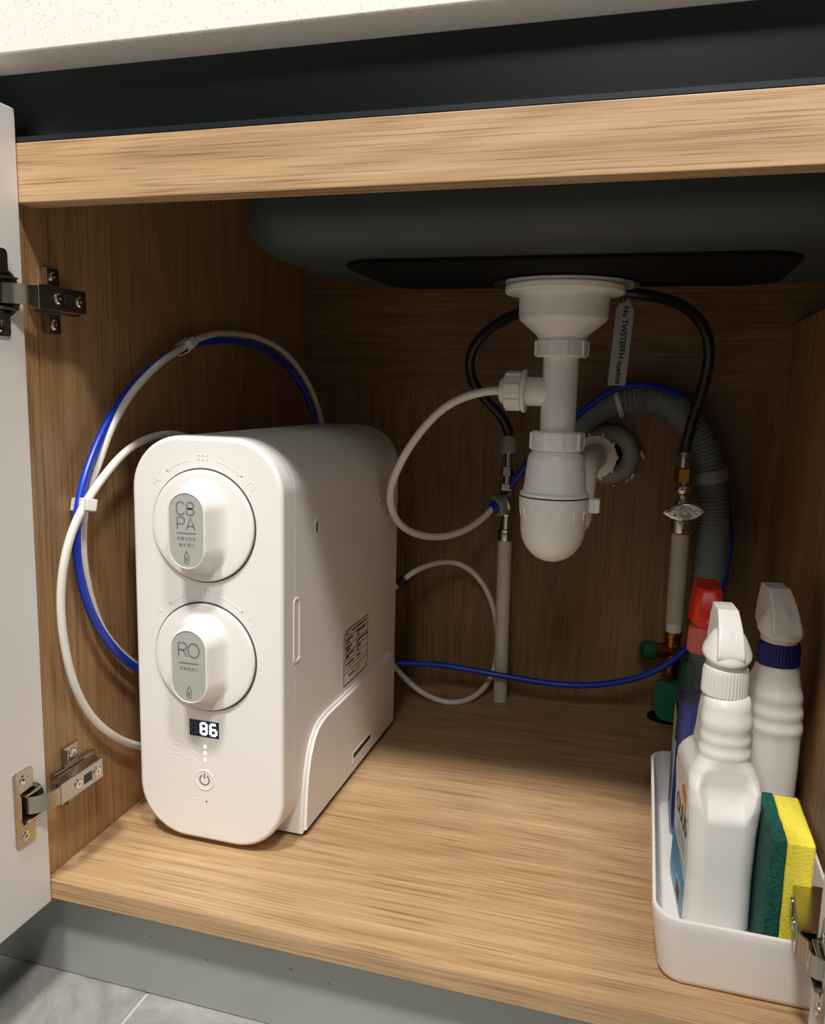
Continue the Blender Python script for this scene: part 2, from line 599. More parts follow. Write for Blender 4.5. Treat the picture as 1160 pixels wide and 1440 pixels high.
def hinge(zc, wall, door, s, prot, label=None, m=M_nickel, cheek=0.0105, lean=0.0):
    """concealed hinge; s=+1: wall faces +x, s=-1: wall faces -x; prot = height of arm over the wall"""
    h = bpy.data.objects.new('hinge', None)
    C.objects.link(h)
    h.parent = cab
    OFF[h.name] = Vector((0, 0, 0))
    if label:
        h['label'] = label
    fx = lambda x: wall + s * x
    dx = lambda x: door + s * x

    def xbox(bm, x0, x1, y0, y1, z0, z1, bev, f=fx, seg=2):
        a, b_ = sorted((f(x0), f(x1)))
        box(bm, (a, y0, zc + z0), (b_, y1, zc + z1), bev, seg)
    # mounting plate with two wings
    bm = bmesh.new()
    xbox(bm, 0.0002, 0.0022, 0.025, 0.043, -0.0255, 0.0255, 0.0009)
    xbox(bm, 0.0002, 0.0055, 0.010, 0.062, -0.0100, 0.0100, 0.0012)
    xbox(bm, 0.0003, max(0.010, prot - 0.008), 0.013, 0.058, -0.0065, 0.0065, 0.001)
    for q in (-1, 1):   # raised flange along the front edge of the wing
        z0, z1 = sorted((q * 0.0115, q * 0.0245))
        xbox(bm, 0.0003, 0.0062, 0.0245, 0.0262, z0, z1, 0.0006)
    obj('mounting_plate', bm, m, h)
    for q in (-1, 1):
        bm = bmesh.new()
        lathe(bm, [(0.0042, 0), (0.0042, 0.0008), (0.0032, 0.0018), (0.0012, 0.0019), (0.001, 0.0009)], (fx(0.0022), 0.0352, zc + q * 0.0182), (s, 0, 0), 16)
        obj('screw', bm, M_steel, h)
    def leaned(o):      # the arm stands further off the wall towards the door
        for v in o.data.vertices:
            v.co.x += s * lean * (0.055 - v.co.y)
        return o
    pl_ = prot + lean * 0.055
    # arm: folded channel over the plate
    bm = bmesh.new()
    xbox(bm, prot - 0.0016, prot, -0.001, 0.0515, -0.0088, 0.0088, 0.0007)
    for q in (-1, 1):
        z0, z1 = sorted((q * 0.0072, q * 0.0090))
        xbox(bm, prot - cheek, prot - 0.0003, 0.001, 0.0508, z0, z1, 0.0006)
    xbox(bm, prot - 0.009, prot - 0.0004, 0.0490, 0.0510, -0.0085, 0.0085, 0.0006)
    leaned(obj('arm', bm, m, h))
    bm = bmesh.new()
    xbox(bm, prot - 0.0006, prot + 0.0003, 0.0265, 0.0370, -0.0040, 0.0040, 0.0003)
    leaned(obj('arm_slot', bm, M_dark, h))
    for y in (0.0195, 0.0435):
        bm = bmesh.new()
        lathe(bm, [(0.0043, 0), (0.0043, 0.0008), (0.0034, 0.0016), (0.0014, 0.0016), (0.0011, 0.0004)], (fx(prot - 0.0002), y, zc), (s, 0, 0), 16)
        leaned(obj('screw', bm, M_steel, h))
    # bent link between arm and cup
    bm = bmesh.new()
    path = [(pl_ - 0.0022, 0.006), (pl_ - 0.0016, -0.002), (pl_ - 0.0030 - lean * 0.03, -0.010 + lean * 0.02), (dx(0.0065) * s - wall * s, -0.0180), (dx(0.0020) * s - wall * s, -0.0215), (dx(-0.0090) * s - wall * s, -0.0240)]
    pts = [Vector((fx(a), y, 0)) for a, y in path]
    pts = relax(spline(pts, 0.002), 2)
    rings = []
    for i, p in enumerate(pts):
        t = (pts[min(i + 1, len(pts) - 1)] - pts[max(i - 1, 0)]).normalized()
        nn = Vector((-t.y, t.x, 0)) * 0.0009
        hz = 0.0072
        rings.append([(p.x - nn.x, p.y - nn.y, zc - hz), (p.x + nn.x, p.y + nn.y, zc - hz), (p.x + nn.x, p.y + nn.y, zc + hz), (p.x - nn.x, p.y - nn.y, zc + hz)])
    skin(bm, rings)
    obj('link_arm', bm, m, h, smooth=50)
    # cup plate on the door, with the cup sunk behind it
    bm = bmesh.new()
    yc = -0.0225
    outer = [(-0.0360, -0.0290), (-0.0360, 0.0290), (-0.0352, 0.0305), (-0.0338, 0.0312), (-0.0190, 0.0312), (-0.0170, 0.0306), (-0.0160, 0.0288), (-0.0160, 0.0172)]
    for i in range(11):
        a = PI * 0.40 - PI * 0.80 * i / 10
        outer.append((yc + 0.0180 * math.cos(a), 0.0180 * math.sin(a)))
    outer += [(-0.0160, -0.0172), (-0.0160, -0.0288), (-0.0170, -0.0306), (-0.0190, -0.0312), (-0.0338, -0.0312), (-0.0352, -0.0305)]
    cut_w, cut_h = 0.0105, 0.0145
    inner = []
    for (y, z) in outer:     # mouth of the cup
        a = math.atan2(z / cut_h, (y - yc) / cut_w)
        c_, n_ = math.cos(a), math.sin(a)
        inner.append((yc + cut_w * math.copysign(abs(c_) ** 0.6, c_), cut_h * math.copysign(abs(n_) ** 0.6, n_)))

    def ring(poly, x):
        return [(dx(x), y, zc + z) for y, z in poly]
    skin(bm, [ring(outer, 0.0001), ring(outer, 0.0011), ring([(y + (yc - y) * 0.03, z * 0.97) for y, z in outer], 0.0016), ring(inner, 0.0016), ring(inner, -0.0090)], False, True)
    obj('cup_plate', bm, m, h)
    for q in (-1, 1):   # turned-up cheeks of the cup
        bm = bmesh.new()
        z0, z1 = sorted((q * 0.0100, q * 0.0118))
        xbox(bm, -0.006, 0.0052, -0.0285, -0.0105, z0, z1, 0.0007, f=dx)
        obj('cup_cheek', bm, m, h)
    for q in (-1, 1):
        bm = bmesh.new()
        lathe(bm, [(0.0042, 0), (0.0042, 0.0005), (0.0034, 0.0010), (0.0012, 0.0006), (0.0010, 0.0001)], (dx(0.0015), -0.0265, zc + q * 0.0235), (s, 0, 0), 16)
        obj('screw', bm, M_steel, h)
    return h


hinge(0.0775, 0.0, 0.0055, 1, 0.020, 'lower left nickel hinge')
hinge(0.4710, 0.0, 0.0055, 1, 0.020, 'upper left nickel hinge')
hinge(0.0720, 0.6108, 0.578, -1, 0.038, 'lower right nickel hinge', cheek=0.019, lean=0.12)

# ------------------------------------------------------------------ countertop
bm = bmesh.new()
box(bm, (-0.7, -0.0205, 0.630), (1.0, 0.60, 0.745), 0.0016, 3)
tag(obj('countertop', bm, M_quartz), 'pale speckled quartz countertop overhanging the cabinet', 'countertop')

# ------------------------------------------------------------------ sink
sink = thing('undermount_sink', 'dark grey sink bowl hanging above the drain trap', 'sink', (0.38, 0.22, 0.515))
bm = bmesh.new()
rings = []
SX, SY, SCX, SCY = 0.262, 0.132, 0.384, 0.222
zb = 0.515
for t in range(0, 9):
    a = PI / 2 * t / 8
    ins = 0.034 * (1 - math.sin(a))
    z = zb + 0.030 * (1 - math.cos(a))
    rings.append([(x, y, z) for x, y in rrect(SX - ins, SY - ins, 0.052 - ins * 0.7, 8, SCX, SCY)])
rings.append([(x, y, 0.628) for x, y in rrect(SX + 0.002, SY + 0.002, 0.052, 8, SCX, SCY)])
rings.append([(x, y, 0.628) for x, y in rrect(SX - 0.001, SY - 0.001, 0.050, 8, SCX, SCY)])
rings.append([(x, y, 0.548) for x, y in rrect(SX - 0.003, SY - 0.003, 0.048, 8, SCX, SCY)])
rings.append([(x, y, 0.519) for x, y in rrect(SX - 0.040, SY - 0.040, 0.030, 8, SCX, SCY)])
skin(bm, rings)
obj('basin', bm, M_sink, sink, smooth=60)
bm = bmesh.new()
poly = rrect(0.1815, 0.087, 0.034, 8, 0.379, 0.226)
prism(bm, poly, lambda u, v: (u, v, 0.5118), lambda u, v: (u, v, 0.5149))
obj('sound_pad', bm, M_pad, sink, 'black rubber pad under the bowl')
bm = bmesh.new()
lathe(bm, [(0.060, 0), (0.068, -0.0010), (0.068, -0.0022), (0.058, -0.0030)], (0.374, 0.28, 0.5118), (0, 0, 1), 48)
obj('drain_ring', bm, M_chrome, sink)

# ------------------------------------------------------------------ drain trap
TX, TY = 0.3735, 0.28
trap = thing('sink_trap', 'white plastic bottle trap under the sink bowl', 'drain trap', (TX, TY, 0.243))


def axis_x(z):
    return TX + (0.51 - z) * 0.0


bm = bmesh.new()
lathe(bm, [(0.030, 0.5085), (0.0545, 0.5085), (0.0556, 0.5070), (0.0556, 0.5030), (0.0545, 0.5015), (0.0430, 0.5000), (0.0422, 0.4975), (0.0418, 0.4800), (0.0405, 0.4770), (0.0250, 0.4640), (0.0232, 0.4615), (0.0232, 0.4590), (0.020, 0.4590)], (TX, TY, 0), (0, 0, 1), 56)
obj('strainer_cup', bm, M_pvc, trap)


def ribnut(name, org, axis, r, h, ribs=8, m=M_pvc, parent=None):
    bm = bmesh.new()
    lathe(bm, [(r * 0.8, 0), (r - 0.0012, 0), (r, 0.0012), (r, h - 0.0012), (r - 0.0012, h), (r * 0.8, h)], org, axis, 48)
    d, a, b_ = frame_from(axis)
    o = Vector(org)
    for i in range(ribs):
        t = 2 * PI * (i + 0.35) / ribs
        c = o + d * (h * 0.5) + (a * math.cos(t) + b_ * math.sin(t)) * r
        e0 = (a * math.cos(t) + b_ * math.sin(t))
        e1 = d.cross(e0)
        mt = Matrix(((e0.x, e1.x, d.x, c.x), (e0.y, e1.y, d.y, c.y), (e0.z, e1.z, d.z, c.z), (0, 0, 0, 1)))
        box(bm, (-0.002, -0.0018, -h * 0.42), (0.0014, 0.0018, h * 0.42), 0.0007, 2, mt)
    return obj(name, bm, m, parent)


ribnut('slip_nut', (TX, TY, 0.4430), (0, 0, 1), 0.0245, 0.0165, 8, M_pvc, trap)
bm = bmesh.new()
lathe(bm, [(0.0168, 0.372), (0.0168, 0.444), (0.015, 0.444)], (TX, TY, 0), (0, 0, 1), 40)
lathe(bm, [(0.0140, 0.0), (0.0140, 0.040)], (TX - 0.004, TY, 0.4105), (-1, 0, 0), 36)
obj('tee_pipe', bm, M_pvc, trap, smooth=50)
ribnut('slip_nut', (TX - 0.0355, TY, 0.4105), (-1, 0, 0), 0.0182, 0.0170, 8, M_pvc, trap)
bm = bmesh.new()
lathe(bm, [(0.0200, 0), (0.0208, 0.0008), (0.0208, 0.0028), (0.0200, 0.0036)], (TX - 0.0320, TY, 0.4105), (-1, 0, 0), 36)
lathe(bm, [(0.0125, 0), (0.0125, 0.004), (0.0105, 0.006), (0.0060, 0.006)], (TX - 0.0515, TY, 0.4105), (-1, 0, 0), 30)
obj('nut_collar', bm, M_pvc, trap)
ribnut('slip_nut', (TX, TY, 0.3540), (0, 0, 1), 0.0252, 0.0190, 8, M_pvc, trap)
bm = bmesh.new()
lathe(bm, [(0.018, 0.3545), (0.0235, 0.3535), (0.0262, 0.3500), (0.0275, 0.3450), (0.0300, 0.3200), (0.0312, 0.3150), (0.0335, 0.3132), (0.0335, 0.3105), (0.028, 0.3105)], (TX, TY, 0), (0, 0, 1), 48)
obj('trap_body', bm, M_pvc, trap)
bm = bmesh.new()
lathe(bm, [(0.0300, 0.3107), (0.0330, 0.3107), (0.0330, 0.3088), (0.0300, 0.3088)], (TX, TY, 0), (0, 0, 1), 48)
obj('gasket', bm, M_dark, trap)
bm = bmesh.new()
pr = [(0.028, 0.3090), (0.0336, 0.3090), (0.0340, 0.3075), (0.0338, 0.2990), (0.0320, 0.2970), (0.0316, 0.2790)]
for i in range(1, 13):
    a = PI / 2 * i / 12
    pr.append((0.0316 * math.cos(a), 0.2790 - 0.0345 * math.sin(a)))
lathe(bm, pr, (TX, TY, 0), (0, 0, 1), 48)
for i in range(14):   # tapering grip ribs of the cup
    t = 2 * PI * (i + 0.3) / 14
    e0 = Vector((math.cos(t), math.sin(t), 0))
    e1 = Vector((-math.sin(t), math.cos(t), 0))
    o = Vector((TX, TY, 0)) + e0 * 0.0312
    pts = [(-0.0022, 0.2985, 0.0022), (0.0022, 0.2985, 0.0022), (0.0014, 0.2860, 0.0004), (-0.0014, 0.2860, 0.0004)]
    skin(bm, [[o + e1 * u + Vector((0, 0, z)) + e0 * d for u, z, d in pts], [o + e1 * u + Vector((0, 0, z)) - e0 * 0.004 for u, z, d in pts]])
obj('trap_cup', bm, M_pvc, trap)
# outlet running down beside the cup and back to the wall
bm = bmesh.new()
sweep(bm, relax(spline([(0.393, 0.303, 0.272), (0.395, 0.304, 0.300), (0.396, 0.306, 0.325), (0.397, 0.330, 0.338), (0.399, 0.40, 0.338), (0.4005, 0.462, 0.337)], 0.006), 6), lambda q_: 0.0155 * min(1.0, 0.55 + q_ * 45), 28)
obj('outlet_pipe', bm, M_pvc, trap, smooth=60)
bm = bmesh.new()
lathe(bm, [(0.0205, 0.0), (0.0245, 0.001), (0.0250, 0.003), (0.0250, 0.006), (0.0225, 0.0075), (0.0225, 0.016), (0.0170, 0.018)], (0.4008, 0.440, 0.3375), (0, 1, 0), 40)
for i in range(10):
    t = 2 * PI * i / 10
    box(bm, (-0.0013, -0.0015, -0.003), (0.0013, 0.0015, 0.003), 0.0005, 1, Matrix.Translation((0.4008 + 0.0253 * math.cos(t), 0.4445, 0.3375 + 0.0253 * math.sin(t))))
obj('outlet_nut', bm, M_pvc, trap)
bm = bmesh.new()
lathe(bm, [(0.0135, 0), (0.0135, 0.060)], (0.4008, 0.458, 0.3375), (0.1, 1, -0.02), 30)
obj('outlet_pipe', bm, M_grey, trap, 'grey outlet stub entering the wall')
bm = bmesh.new()
box(bm, (0.406, 0.284, 0.2940), (0.4175, 0.300, 0.3080), 0.002, 2)
obj('outlet_clip', bm, M_pvc, trap)

# wall collar of the drain
rose = thing('drain_collar', 'round grey rubber collar where the drain enters the back panel', 'collar', (0.41, 0.56, 0.333))
bm = bmesh.new()
pr = [(0.0165, 0.0), (0.0165, 0.010)]
for i in range(0, 9):
    a = PI * i / 8
    pr.append((0.0275 - 0.0110 * math.cos(a), 0.010 + 0.011 * math.sin(a)))
pr += [(0.0385, 0.0)]
lathe(bm, pr, (0.412, 0.5607, 0.3335), (0, -1, 0), 48)
obj('ring', bm, M_grey, rose, smooth=60)
bm = bmesh.new()
rs = random.Random(3)
for (t, ln) in [(-0.72, .010), (-0.92, .007), (-1.38, .007), (0.02, .011), (0.12, .006)]:
    x, z = 0.412 + 0.041 * math.cos(t), 0.3335 + 0.041 * math.sin(t)
    mt = Matrix.Translation((x, 0.5575, z)) @ Matrix.Rotation(-t + rs.uniform(-.5, .5), 4, 'Y')
    k_ = rs.uniform(0.5, 1.1)
    box(bm, (-0.0024 * k_, -0.003, -ln * k_ / 2), (0.0024 * k_, 0.003, ln * k_ / 2), 0.0010, 2, mt)
o = obj('sealant', bm, M_putty, rose, 'lumps of pale sealant at the rim')
o['kind'] = 'stuff'

# ------------------------------------------------------------------ hoses and pipes
HP = {
    'white_a': [(0.0634, 0.436, 0.3382), (0.0642, 0.436, 0.3651), (0.0503, 0.425, 0.4132), (0.0312, 0.4, 0.449), (0.0187, 0.35, 0.4642), (0.0131, 0.28, 0.4639), (0.0175, 0.2318, 0.457), (0.0165, 0.2027, 0.4468), (0.0155, 0.1597, 0.4286), (0.014, 0.1179, 0.402), (0.0125, 0.0884, 0.3715), (0.0115, 0.0711, 0.342), (0.009, 0.0563, 0.3132), (0.007, 0.0524, 0.2774), (0.0065, 0.0564, 0.2397), (0.0065, 0.072, 0.1977), (0.0065, 0.0974, 0.1664), (0.0065, 0.1311, 0.1388), (0.006, 0.1794, 0.115)],
    'blue_a': [(0.062, 0.428, 0.3342), (0.0579, 0.428, 0.3695), (0.0439, 0.418, 0.4112), (0.027, 0.395, 0.4412), (0.0169, 0.35, 0.4553), (0.0173, 0.28, 0.4572), (0.009, 0.2461, 0.4528), (0.008, 0.2112, 0.4451), (0.0075, 0.1817, 0.4347), (0.008, 0.1333, 0.4116), (0.009, 0.0936, 0.3816), (0.011, 0.0638, 0.3485), (0.013, 0.0444, 0.3178), (0.014, 0.0363, 0.2896), (0.014, 0.0371, 0.2568), (0.014, 0.05, 0.2171), (0.014, 0.0756, 0.1793), (0.014, 0.1127, 0.1452), (0.014, 0.1667, 0.1099)],
    'white_b': [(0.014, 0.2709, 0.3341), (0.016, 0.1954, 0.3586), (0.016, 0.1516, 0.3613), (0.018, 0.1048, 0.3523), (0.0185, 0.0736, 0.3349), (0.019, 0.0528, 0.3202), (0.0185, 0.0404, 0.3087), (0.0165, 0.0263, 0.2873), (0.013, 0.0199, 0.2603), (0.01, 0.0193, 0.2307), (0.009, 0.0233, 0.1936), (0.009, 0.034, 0.1543), (0.009, 0.0549, 0.1188), (0.009, 0.087, 0.0874), (0.009, 0.1241, 0.0628), (0.009, 0.1848, 0.0323)],
    'white_c': [(0.322, 0.28, 0.4112), (0.3062, 0.282, 0.4104), (0.2842, 0.285, 0.4057), (0.2542, 0.29, 0.39), (0.2221, 0.3, 0.3549), (0.201, 0.31, 0.32), (0.1889, 0.33, 0.2891), (0.1901, 0.36, 0.2584), (0.2031, 0.4, 0.2386), (0.2257, 0.44, 0.2309), (0.2503, 0.47, 0.2386), (0.2677, 0.487, 0.2532), (0.2762, 0.490, 0.2642)],
    'white_d': [(0.1378, 0.46, 0.1362), (0.1577, 0.46, 0.1571), (0.1726, 0.47, 0.1722), (0.1908, 0.49, 0.1819), (0.2243, 0.51, 0.1854), (0.2527, 0.53, 0.1623), (0.2707, 0.54, 0.1262), (0.2786, 0.546, 0.0843), (0.2791, 0.546, 0.049), (0.2747, 0.535, 0.0225), (0.2571, 0.4946, 0.006), (0.2267, 0.4721, 0.0045), (0.1882, 0.4806, 0.012), (0.1661, 0.46, 0.042), (0.1537, 0.43, 0.0753)],
    'blue_b': [(0.1377, 0.45, 0.0574), (0.1638, 0.46, 0.0553), (0.2165, 0.48, 0.0522), (0.2907, 0.49, 0.0443), (0.3645, 0.49, 0.0412), (0.4176, 0.49, 0.047), (0.4684, 0.485, 0.0654), (0.5041, 0.48, 0.0914), (0.5244, 0.48, 0.1161), (0.5374, 0.49, 0.1456), (0.5542, 0.51, 0.1775), (0.5629, 0.53, 0.214), (0.5625, 0.54, 0.2523), (0.5552, 0.548, 0.2907), (0.5423, 0.552, 0.3339), (0.5281, 0.552, 0.3685), (0.5084, 0.535, 0.3987), (0.4824, 0.505, 0.4159), (0.4496, 0.492, 0.4217), (0.4197, 0.488, 0.4177), (0.3935, 0.485, 0.4002), (0.366, 0.48, 0.374), (0.3321, 0.49, 0.3402), (0.3095, 0.502, 0.3133), (0.2916, 0.503, 0.2832)],
    'corr': [(0.3636, 0.52, 0.3486), (0.3813, 0.52, 0.3777), (0.4029, 0.52, 0.3941), (0.4254, 0.52, 0.4034), (0.4504, 0.525, 0.4058), (0.48, 0.525, 0.3997), (0.5044, 0.525, 0.3799), (0.523, 0.525, 0.348), (0.5337, 0.525, 0.3139), (0.541, 0.525, 0.2707), (0.5427, 0.525, 0.2267), (0.5425, 0.525, 0.1728), (0.5435, 0.525, 0.1083), (0.5440, 0.525, 0.0612), (0.5440, 0.525, 0.0050)],
    'black_l': [(0.356, 0.43, 0.600), (0.362, 0.422, 0.545), (0.352, 0.42, 0.516), (0.3252, 0.425, 0.5043), (0.303, 0.44, 0.4992), (0.2698, 0.46, 0.4846), (0.2466, 0.475, 0.4644), (0.2391, 0.485, 0.4398), (0.2471, 0.49, 0.4138), (0.2668, 0.495, 0.3923), (0.2837, 0.5, 0.3768), (0.2911, 0.503, 0.3609), (0.2908, 0.503, 0.348)],
    'black_r': [(0.385, 0.43, 0.600), (0.390, 0.415, 0.545), (0.404, 0.405, 0.522), (0.4256, 0.40, 0.5173), (0.4549, 0.41, 0.5145), (0.4878, 0.44, 0.5063), (0.5094, 0.46, 0.4882), (0.5192, 0.475, 0.4619), (0.5165, 0.485, 0.4238), (0.5066, 0.49, 0.381), (0.5020, 0.495, 0.3531), (0.501, 0.495, 0.3404)],
}
tag(hose('water_tube', HP['white_a'], 0.0033, M_tube), 'white tube of the big loop, clipped to the blue tube, left of the purifier', 'tube')
tag(hose('water_tube', HP['blue_a'], 0.0036, M_blue), 'blue tube of the big loop on the left oak wall', 'tube')
tag(hose('water_tube', HP['white_b'], 0.0034, M_tube), 'white tube bulging nearest the left door, below the lower clip', 'tube')
t = thing('drain_tube', 'white tube looping from the trap tee to the left stop valve', 'tube', (0.2, 0.35, 0.23))
hose('hose', HP['white_c'], 0.0042, M_tube, t)
t = thing('water_tube', 'white tube curling behind the cream pipe, from a black connector', 'tube', (0.2, 0.48, 0.0))
hose('hose', HP['white_d'], 0.0037, M_tube, t)
bm = bmesh.new()
lathe(bm, [(0.0045, 0), (0.0058, 0.001), (0.0058, 0.009), (0.0070, 0.0095), (0.0070, 0.0125), (0.0045, 0.013)], (0.1600, 0.4615, 0.1590), (0.74, 0.45, 0.70), 24)
obj('connector', bm, M_dark, t, 'black push-fit connector')
tag(hose('water_tube', HP['blue_b'], 0.0040, M_blue), 'blue tube crossing low in front of the back panel, then up over the grey hose', 'tube')


def clip(name, org, axis, ca, cb, label):
    """band clip around two neighbouring tubes, with ends ca and cb"""
    bm = bmesh.new()
    d = Vector(axis).normalized()
    a = (Vector(cb) - Vector(ca))
    half = a.length / 2
    a = (a - d * a.dot(d)).normalized()
    n_ = d.cross(a).normalized()
    o = Vector(org)
    hw = half + 0.0058
    ro = rrect(hw, 0.0062, 0.0060, 6)
    ri = rrect(hw - 0.0014, 0.0046, 0.0045, 6)
    mk = lambda poly, k: [o + d * k + a * u + n_ * v for u, v in poly]
    skin(bm, [mk(ri, -0.0052), mk(ro, -0.0052), mk(ro, 0.0052), mk(ri, 0.0052), mk(ri, -0.0052)], False, False)
    e = o + a * (hw - 0.001)
    mt = Matrix(((a.x, d.x, n_.x, e.x), (a.y, d.y, n_.y, e.y), (a.z, d.z, n_.z, e.z), (0, 0, 0, 1)))
    box(bm, (-0.0015, -0.0050, -0.0046), (0.0050, 0.0050, 0.0046), 0.0012, 2, mt)
    return tag(obj(name, bm, M_clip), label, 'clip')


clip('tube_clip', (0.0118, 0.2055, 0.4455), (0, 0.9, 0.45), (0.008, 0.2079, 0.4443), (0.016, 0.2050, 0.4468), 'small white clip at the top of the tube loop')
clip('tube_clip', (0.0122, 0.0478, 0.3085), (0, 0.25, 1), (0.0055, 0.052, 0.3085), (0.0195, 0.0440, 0.3085), 'white clip holding three tubes beside the purifier')

# corrugated waste hose
cor = thing('waste_hose', 'grey corrugated waste hose arching down behind the right water pipe', 'hose', (0.527, 0.525, 0.0))
pts = relax(spline(HP['corr'], 0.0008), 60)
L = [0.0]
for p, q in zip(pts, pts[1:]):
    L.append(L[-1] + (q - p).length)
cut = next(i for i, s_ in enumerate(L) if s_ > 0.082)
bm = bmesh.new()
sweep(bm, pts[cut:], lambda s_: 0.0188 + 0.0011 * math.sin(2 * PI * s_ / 0.0047), 28)
obj('corrugated_hose', bm, M_corr, cor, smooth=80)
bm = bmesh.new()
sweep(bm, pts[:cut + 6:6], 0.0165, 28)
obj('hose_end', bm, M_corr, cor, 'smooth grey end of the hose', smooth=60)


def ring_on(pts, L, s_, r, w, name, m, parent):
    i = next(k for k, v in enumerate(L) if v >= s_)
    d = (pts[i + 1] - pts[i - 1])
    bm = bmesh.new()
    lathe(bm, [(r * 0.9, -w / 2), (r - 0.0008, -w / 2), (r, -w / 2 + 0.0008), (r, w / 2 - 0.0008), (r - 0.0008, w / 2), (r * 0.9, w / 2)], pts[i], d, 36)
    return obj(name, bm, m, parent)


ring_on(pts, L, 0.080, 0.0208, 0.006, 'hose_band', M_clip, cor)
ir = min(range(len(pts)), key=lambda i: abs(pts[i].z - 0.3139) + (0 if pts[i].x > 0.5 else 1))
ring_on(pts, L, L[ir], 0.0215, 0.0155, 'hose_band', M_grey, cor)

# left supply: cream riser, stop valve with tee, braided hose
pl = thing('water_pipe', 'cream riser pipe left of the trap, ending in a chrome nut', 'pipe', (0.291, 0.515, 0))
bm = bmesh.new()
sweep(bm, [Vector((0.2909, 0.515, 0.0005)), Vector((0.2902, 0.512, 0.11)), Vector((0.2895, 0.509, 0.222))], 0.0092, 24)
obj('pipe', bm, M_pipe, pl)
bm = bmesh.new()
lathe(bm, [(0.0093, 0), (0.0099, 0.001), (0.0099, 0.009), (0.0093, 0.010), (0.0075, 0.0105), (0.0102, 0.011), (0.0102, 0.0150), (0.007, 0.0155)], (0.2895, 0.509, 0.2195), (0, -0.01, 1), 24)
obj('end_nut', bm, M_chrome, pl)
vl = thing('stop_valve', 'chrome tee valve on the left riser with a blue-ringed tube port', 'valve', (0.29, 0.506, 0.234))
bm = bmesh.new()
lathe(bm, [(0.005, 0.2350), (0.0062, 0.2355), (0.0062, 0.2520), (0.0105, 0.2530), (0.0115, 0.2580), (0.0115, 0.2790), (0.0105, 0.2830), (0.006, 0.2850), (0.006, 0.3000)], (0.2905, 0.506, 0), (0, 0, 1), 28)
obj('valve_body', bm, M_chrome, vl)
bm = bmesh.new()
hexnut(bm, (0.2895, 0.505, 0.2850), (0, 0, 1), 0.0098, 0.0095)
hexnut(bm, (0.2902, 0.504, 0.3040), (0, 0, 1), 0.0088, 0.0120)
lathe(bm, [(0.0058, 0.292), (0.0058, 0.316)], (0.290, 0.5045, 0), (0, 0, 1), 18)
obj('hex_nut', bm, M_chrome, vl)
bm = bmesh.new()
lathe(bm, [(0.013, 0), (0.0150, 0.001), (0.0150, 0.007), (0.0130, 0.0085)], (0.2905, 0.501, 0.2700), (-0.62, -0.68, -0.25), 32)
obj('port_ring', bm, M_chrome, vl)
bm = bmesh.new()
lathe(bm, [(0.0120, 0), (0.0138, 0.001), (0.0138, 0.0085), (0.0120, 0.0105), (0.008, 0.0110)], (0.2855, 0.4955, 0.2680), (-0.62, -0.68, -0.25), 32)
obj('port_body', bm, M_grey, vl, 'grey push-fit body')
bm = bmesh.new()
lathe(bm, [(0.0052, 0), (0.0088, 0.0), (0.0088, 0.0040), (0.0080, 0.0050), (0.0052, 0.0050)], (0.2790, 0.4885, 0.2655), (-0.62, -0.68, -0.25), 28)
obj('collet', bm, M_blue, vl, 'blue locking ring')
bm = bmesh.new()
lathe(bm, [(0.002, 0), (0.002, 0.012), (0.0034, 0.0125), (0.0034, 0.0165), (0.002, 0.017)], (0.2925, 0.504, 0.2845), (0.65, -0.55, 0.28), 14)
obj('spindle', bm, M_chrome, vl)

hl = thing('braided_hose', 'dark braided tap hose curving left behind the trap', 'hose', (0.291, 0.503, 0.31))
hose('braid', HP['black_l'], 0.0062, M_rubber, hl)
bm = bmesh.new()
lathe(bm, [(0.0048, 0.314), (0.0048, 0.332), (0.0070, 0.3330), (0.0074, 0.3370), (0.0074, 0.3500), (0.0064, 0.3540)], (0.2908, 0.5035, 0), (0, 0, 1), 24)
obj('ferrule', bm, M_chrome, hl)
bm = bmesh.new()
lathe(bm, [(0.0086, 0.0), (0.0104, 0.002), (0.0110, 0.010), (0.0092, 0.020), (0.0075, 0.022)], (0.2905, 0.5035, 0.3330), (-0.02, 0, 1), 24)
obj('sleeve', bm, M_grey, hl, 'grey plastic sleeve around the ferrule')

# right supply
hr = thing('braided_hose', 'dark braided tap hose curving right and down to the handled valve', 'hose', (0.501, 0.495, 0.32))
hose('braid', HP['black_r'], 0.0062, M_rubber, hr)
bm = bmesh.new()
lathe(bm, [(0.0066, 0.3440), (0.0070, 0.3420), (0.0070, 0.3380), (0.0052, 0.3370), (0.0046, 0.3240)], (0.5010, 0.495, 0), (0, 0, 1), 24)
obj('ferrule', bm, M_steel, hr)
bm = bmesh.new()
hexnut(bm, (0.5022, 0.495, 0.3085), (0, 0, 1), 0.0112, 0.0165)
obj('hex_nut', bm, M_brass, hr, 'brass coupling nut')
vr = thing('stop_valve', 'chrome stop valve with a lens-shaped handle on the right riser', 'valve', (0.504, 0.5, 0.24))
bm = bmesh.new()
lathe(bm, [(0.0055, 0.3085), (0.0055, 0.3060), (0.0105, 0.3050), (0.0118, 0.3010), (0.0118, 0.2965), (0.0100, 0.2930), (0.0068, 0.2920), (0.0068, 0.2885), (0.0090, 0.2875), (0.0105, 0.2830), (0.0110, 0.2760), (0.0105, 0.2640), (0.0125, 0.2630), (0.0130, 0.2600), (0.0130, 0.2480), (0.0120, 0.2465)], (0.5038, 0.5, 0), (0, 0, 1), 32)
obj('valve_body', bm, M_chrome, vr)
bm = bmesh.new()
rings = []
N = 25
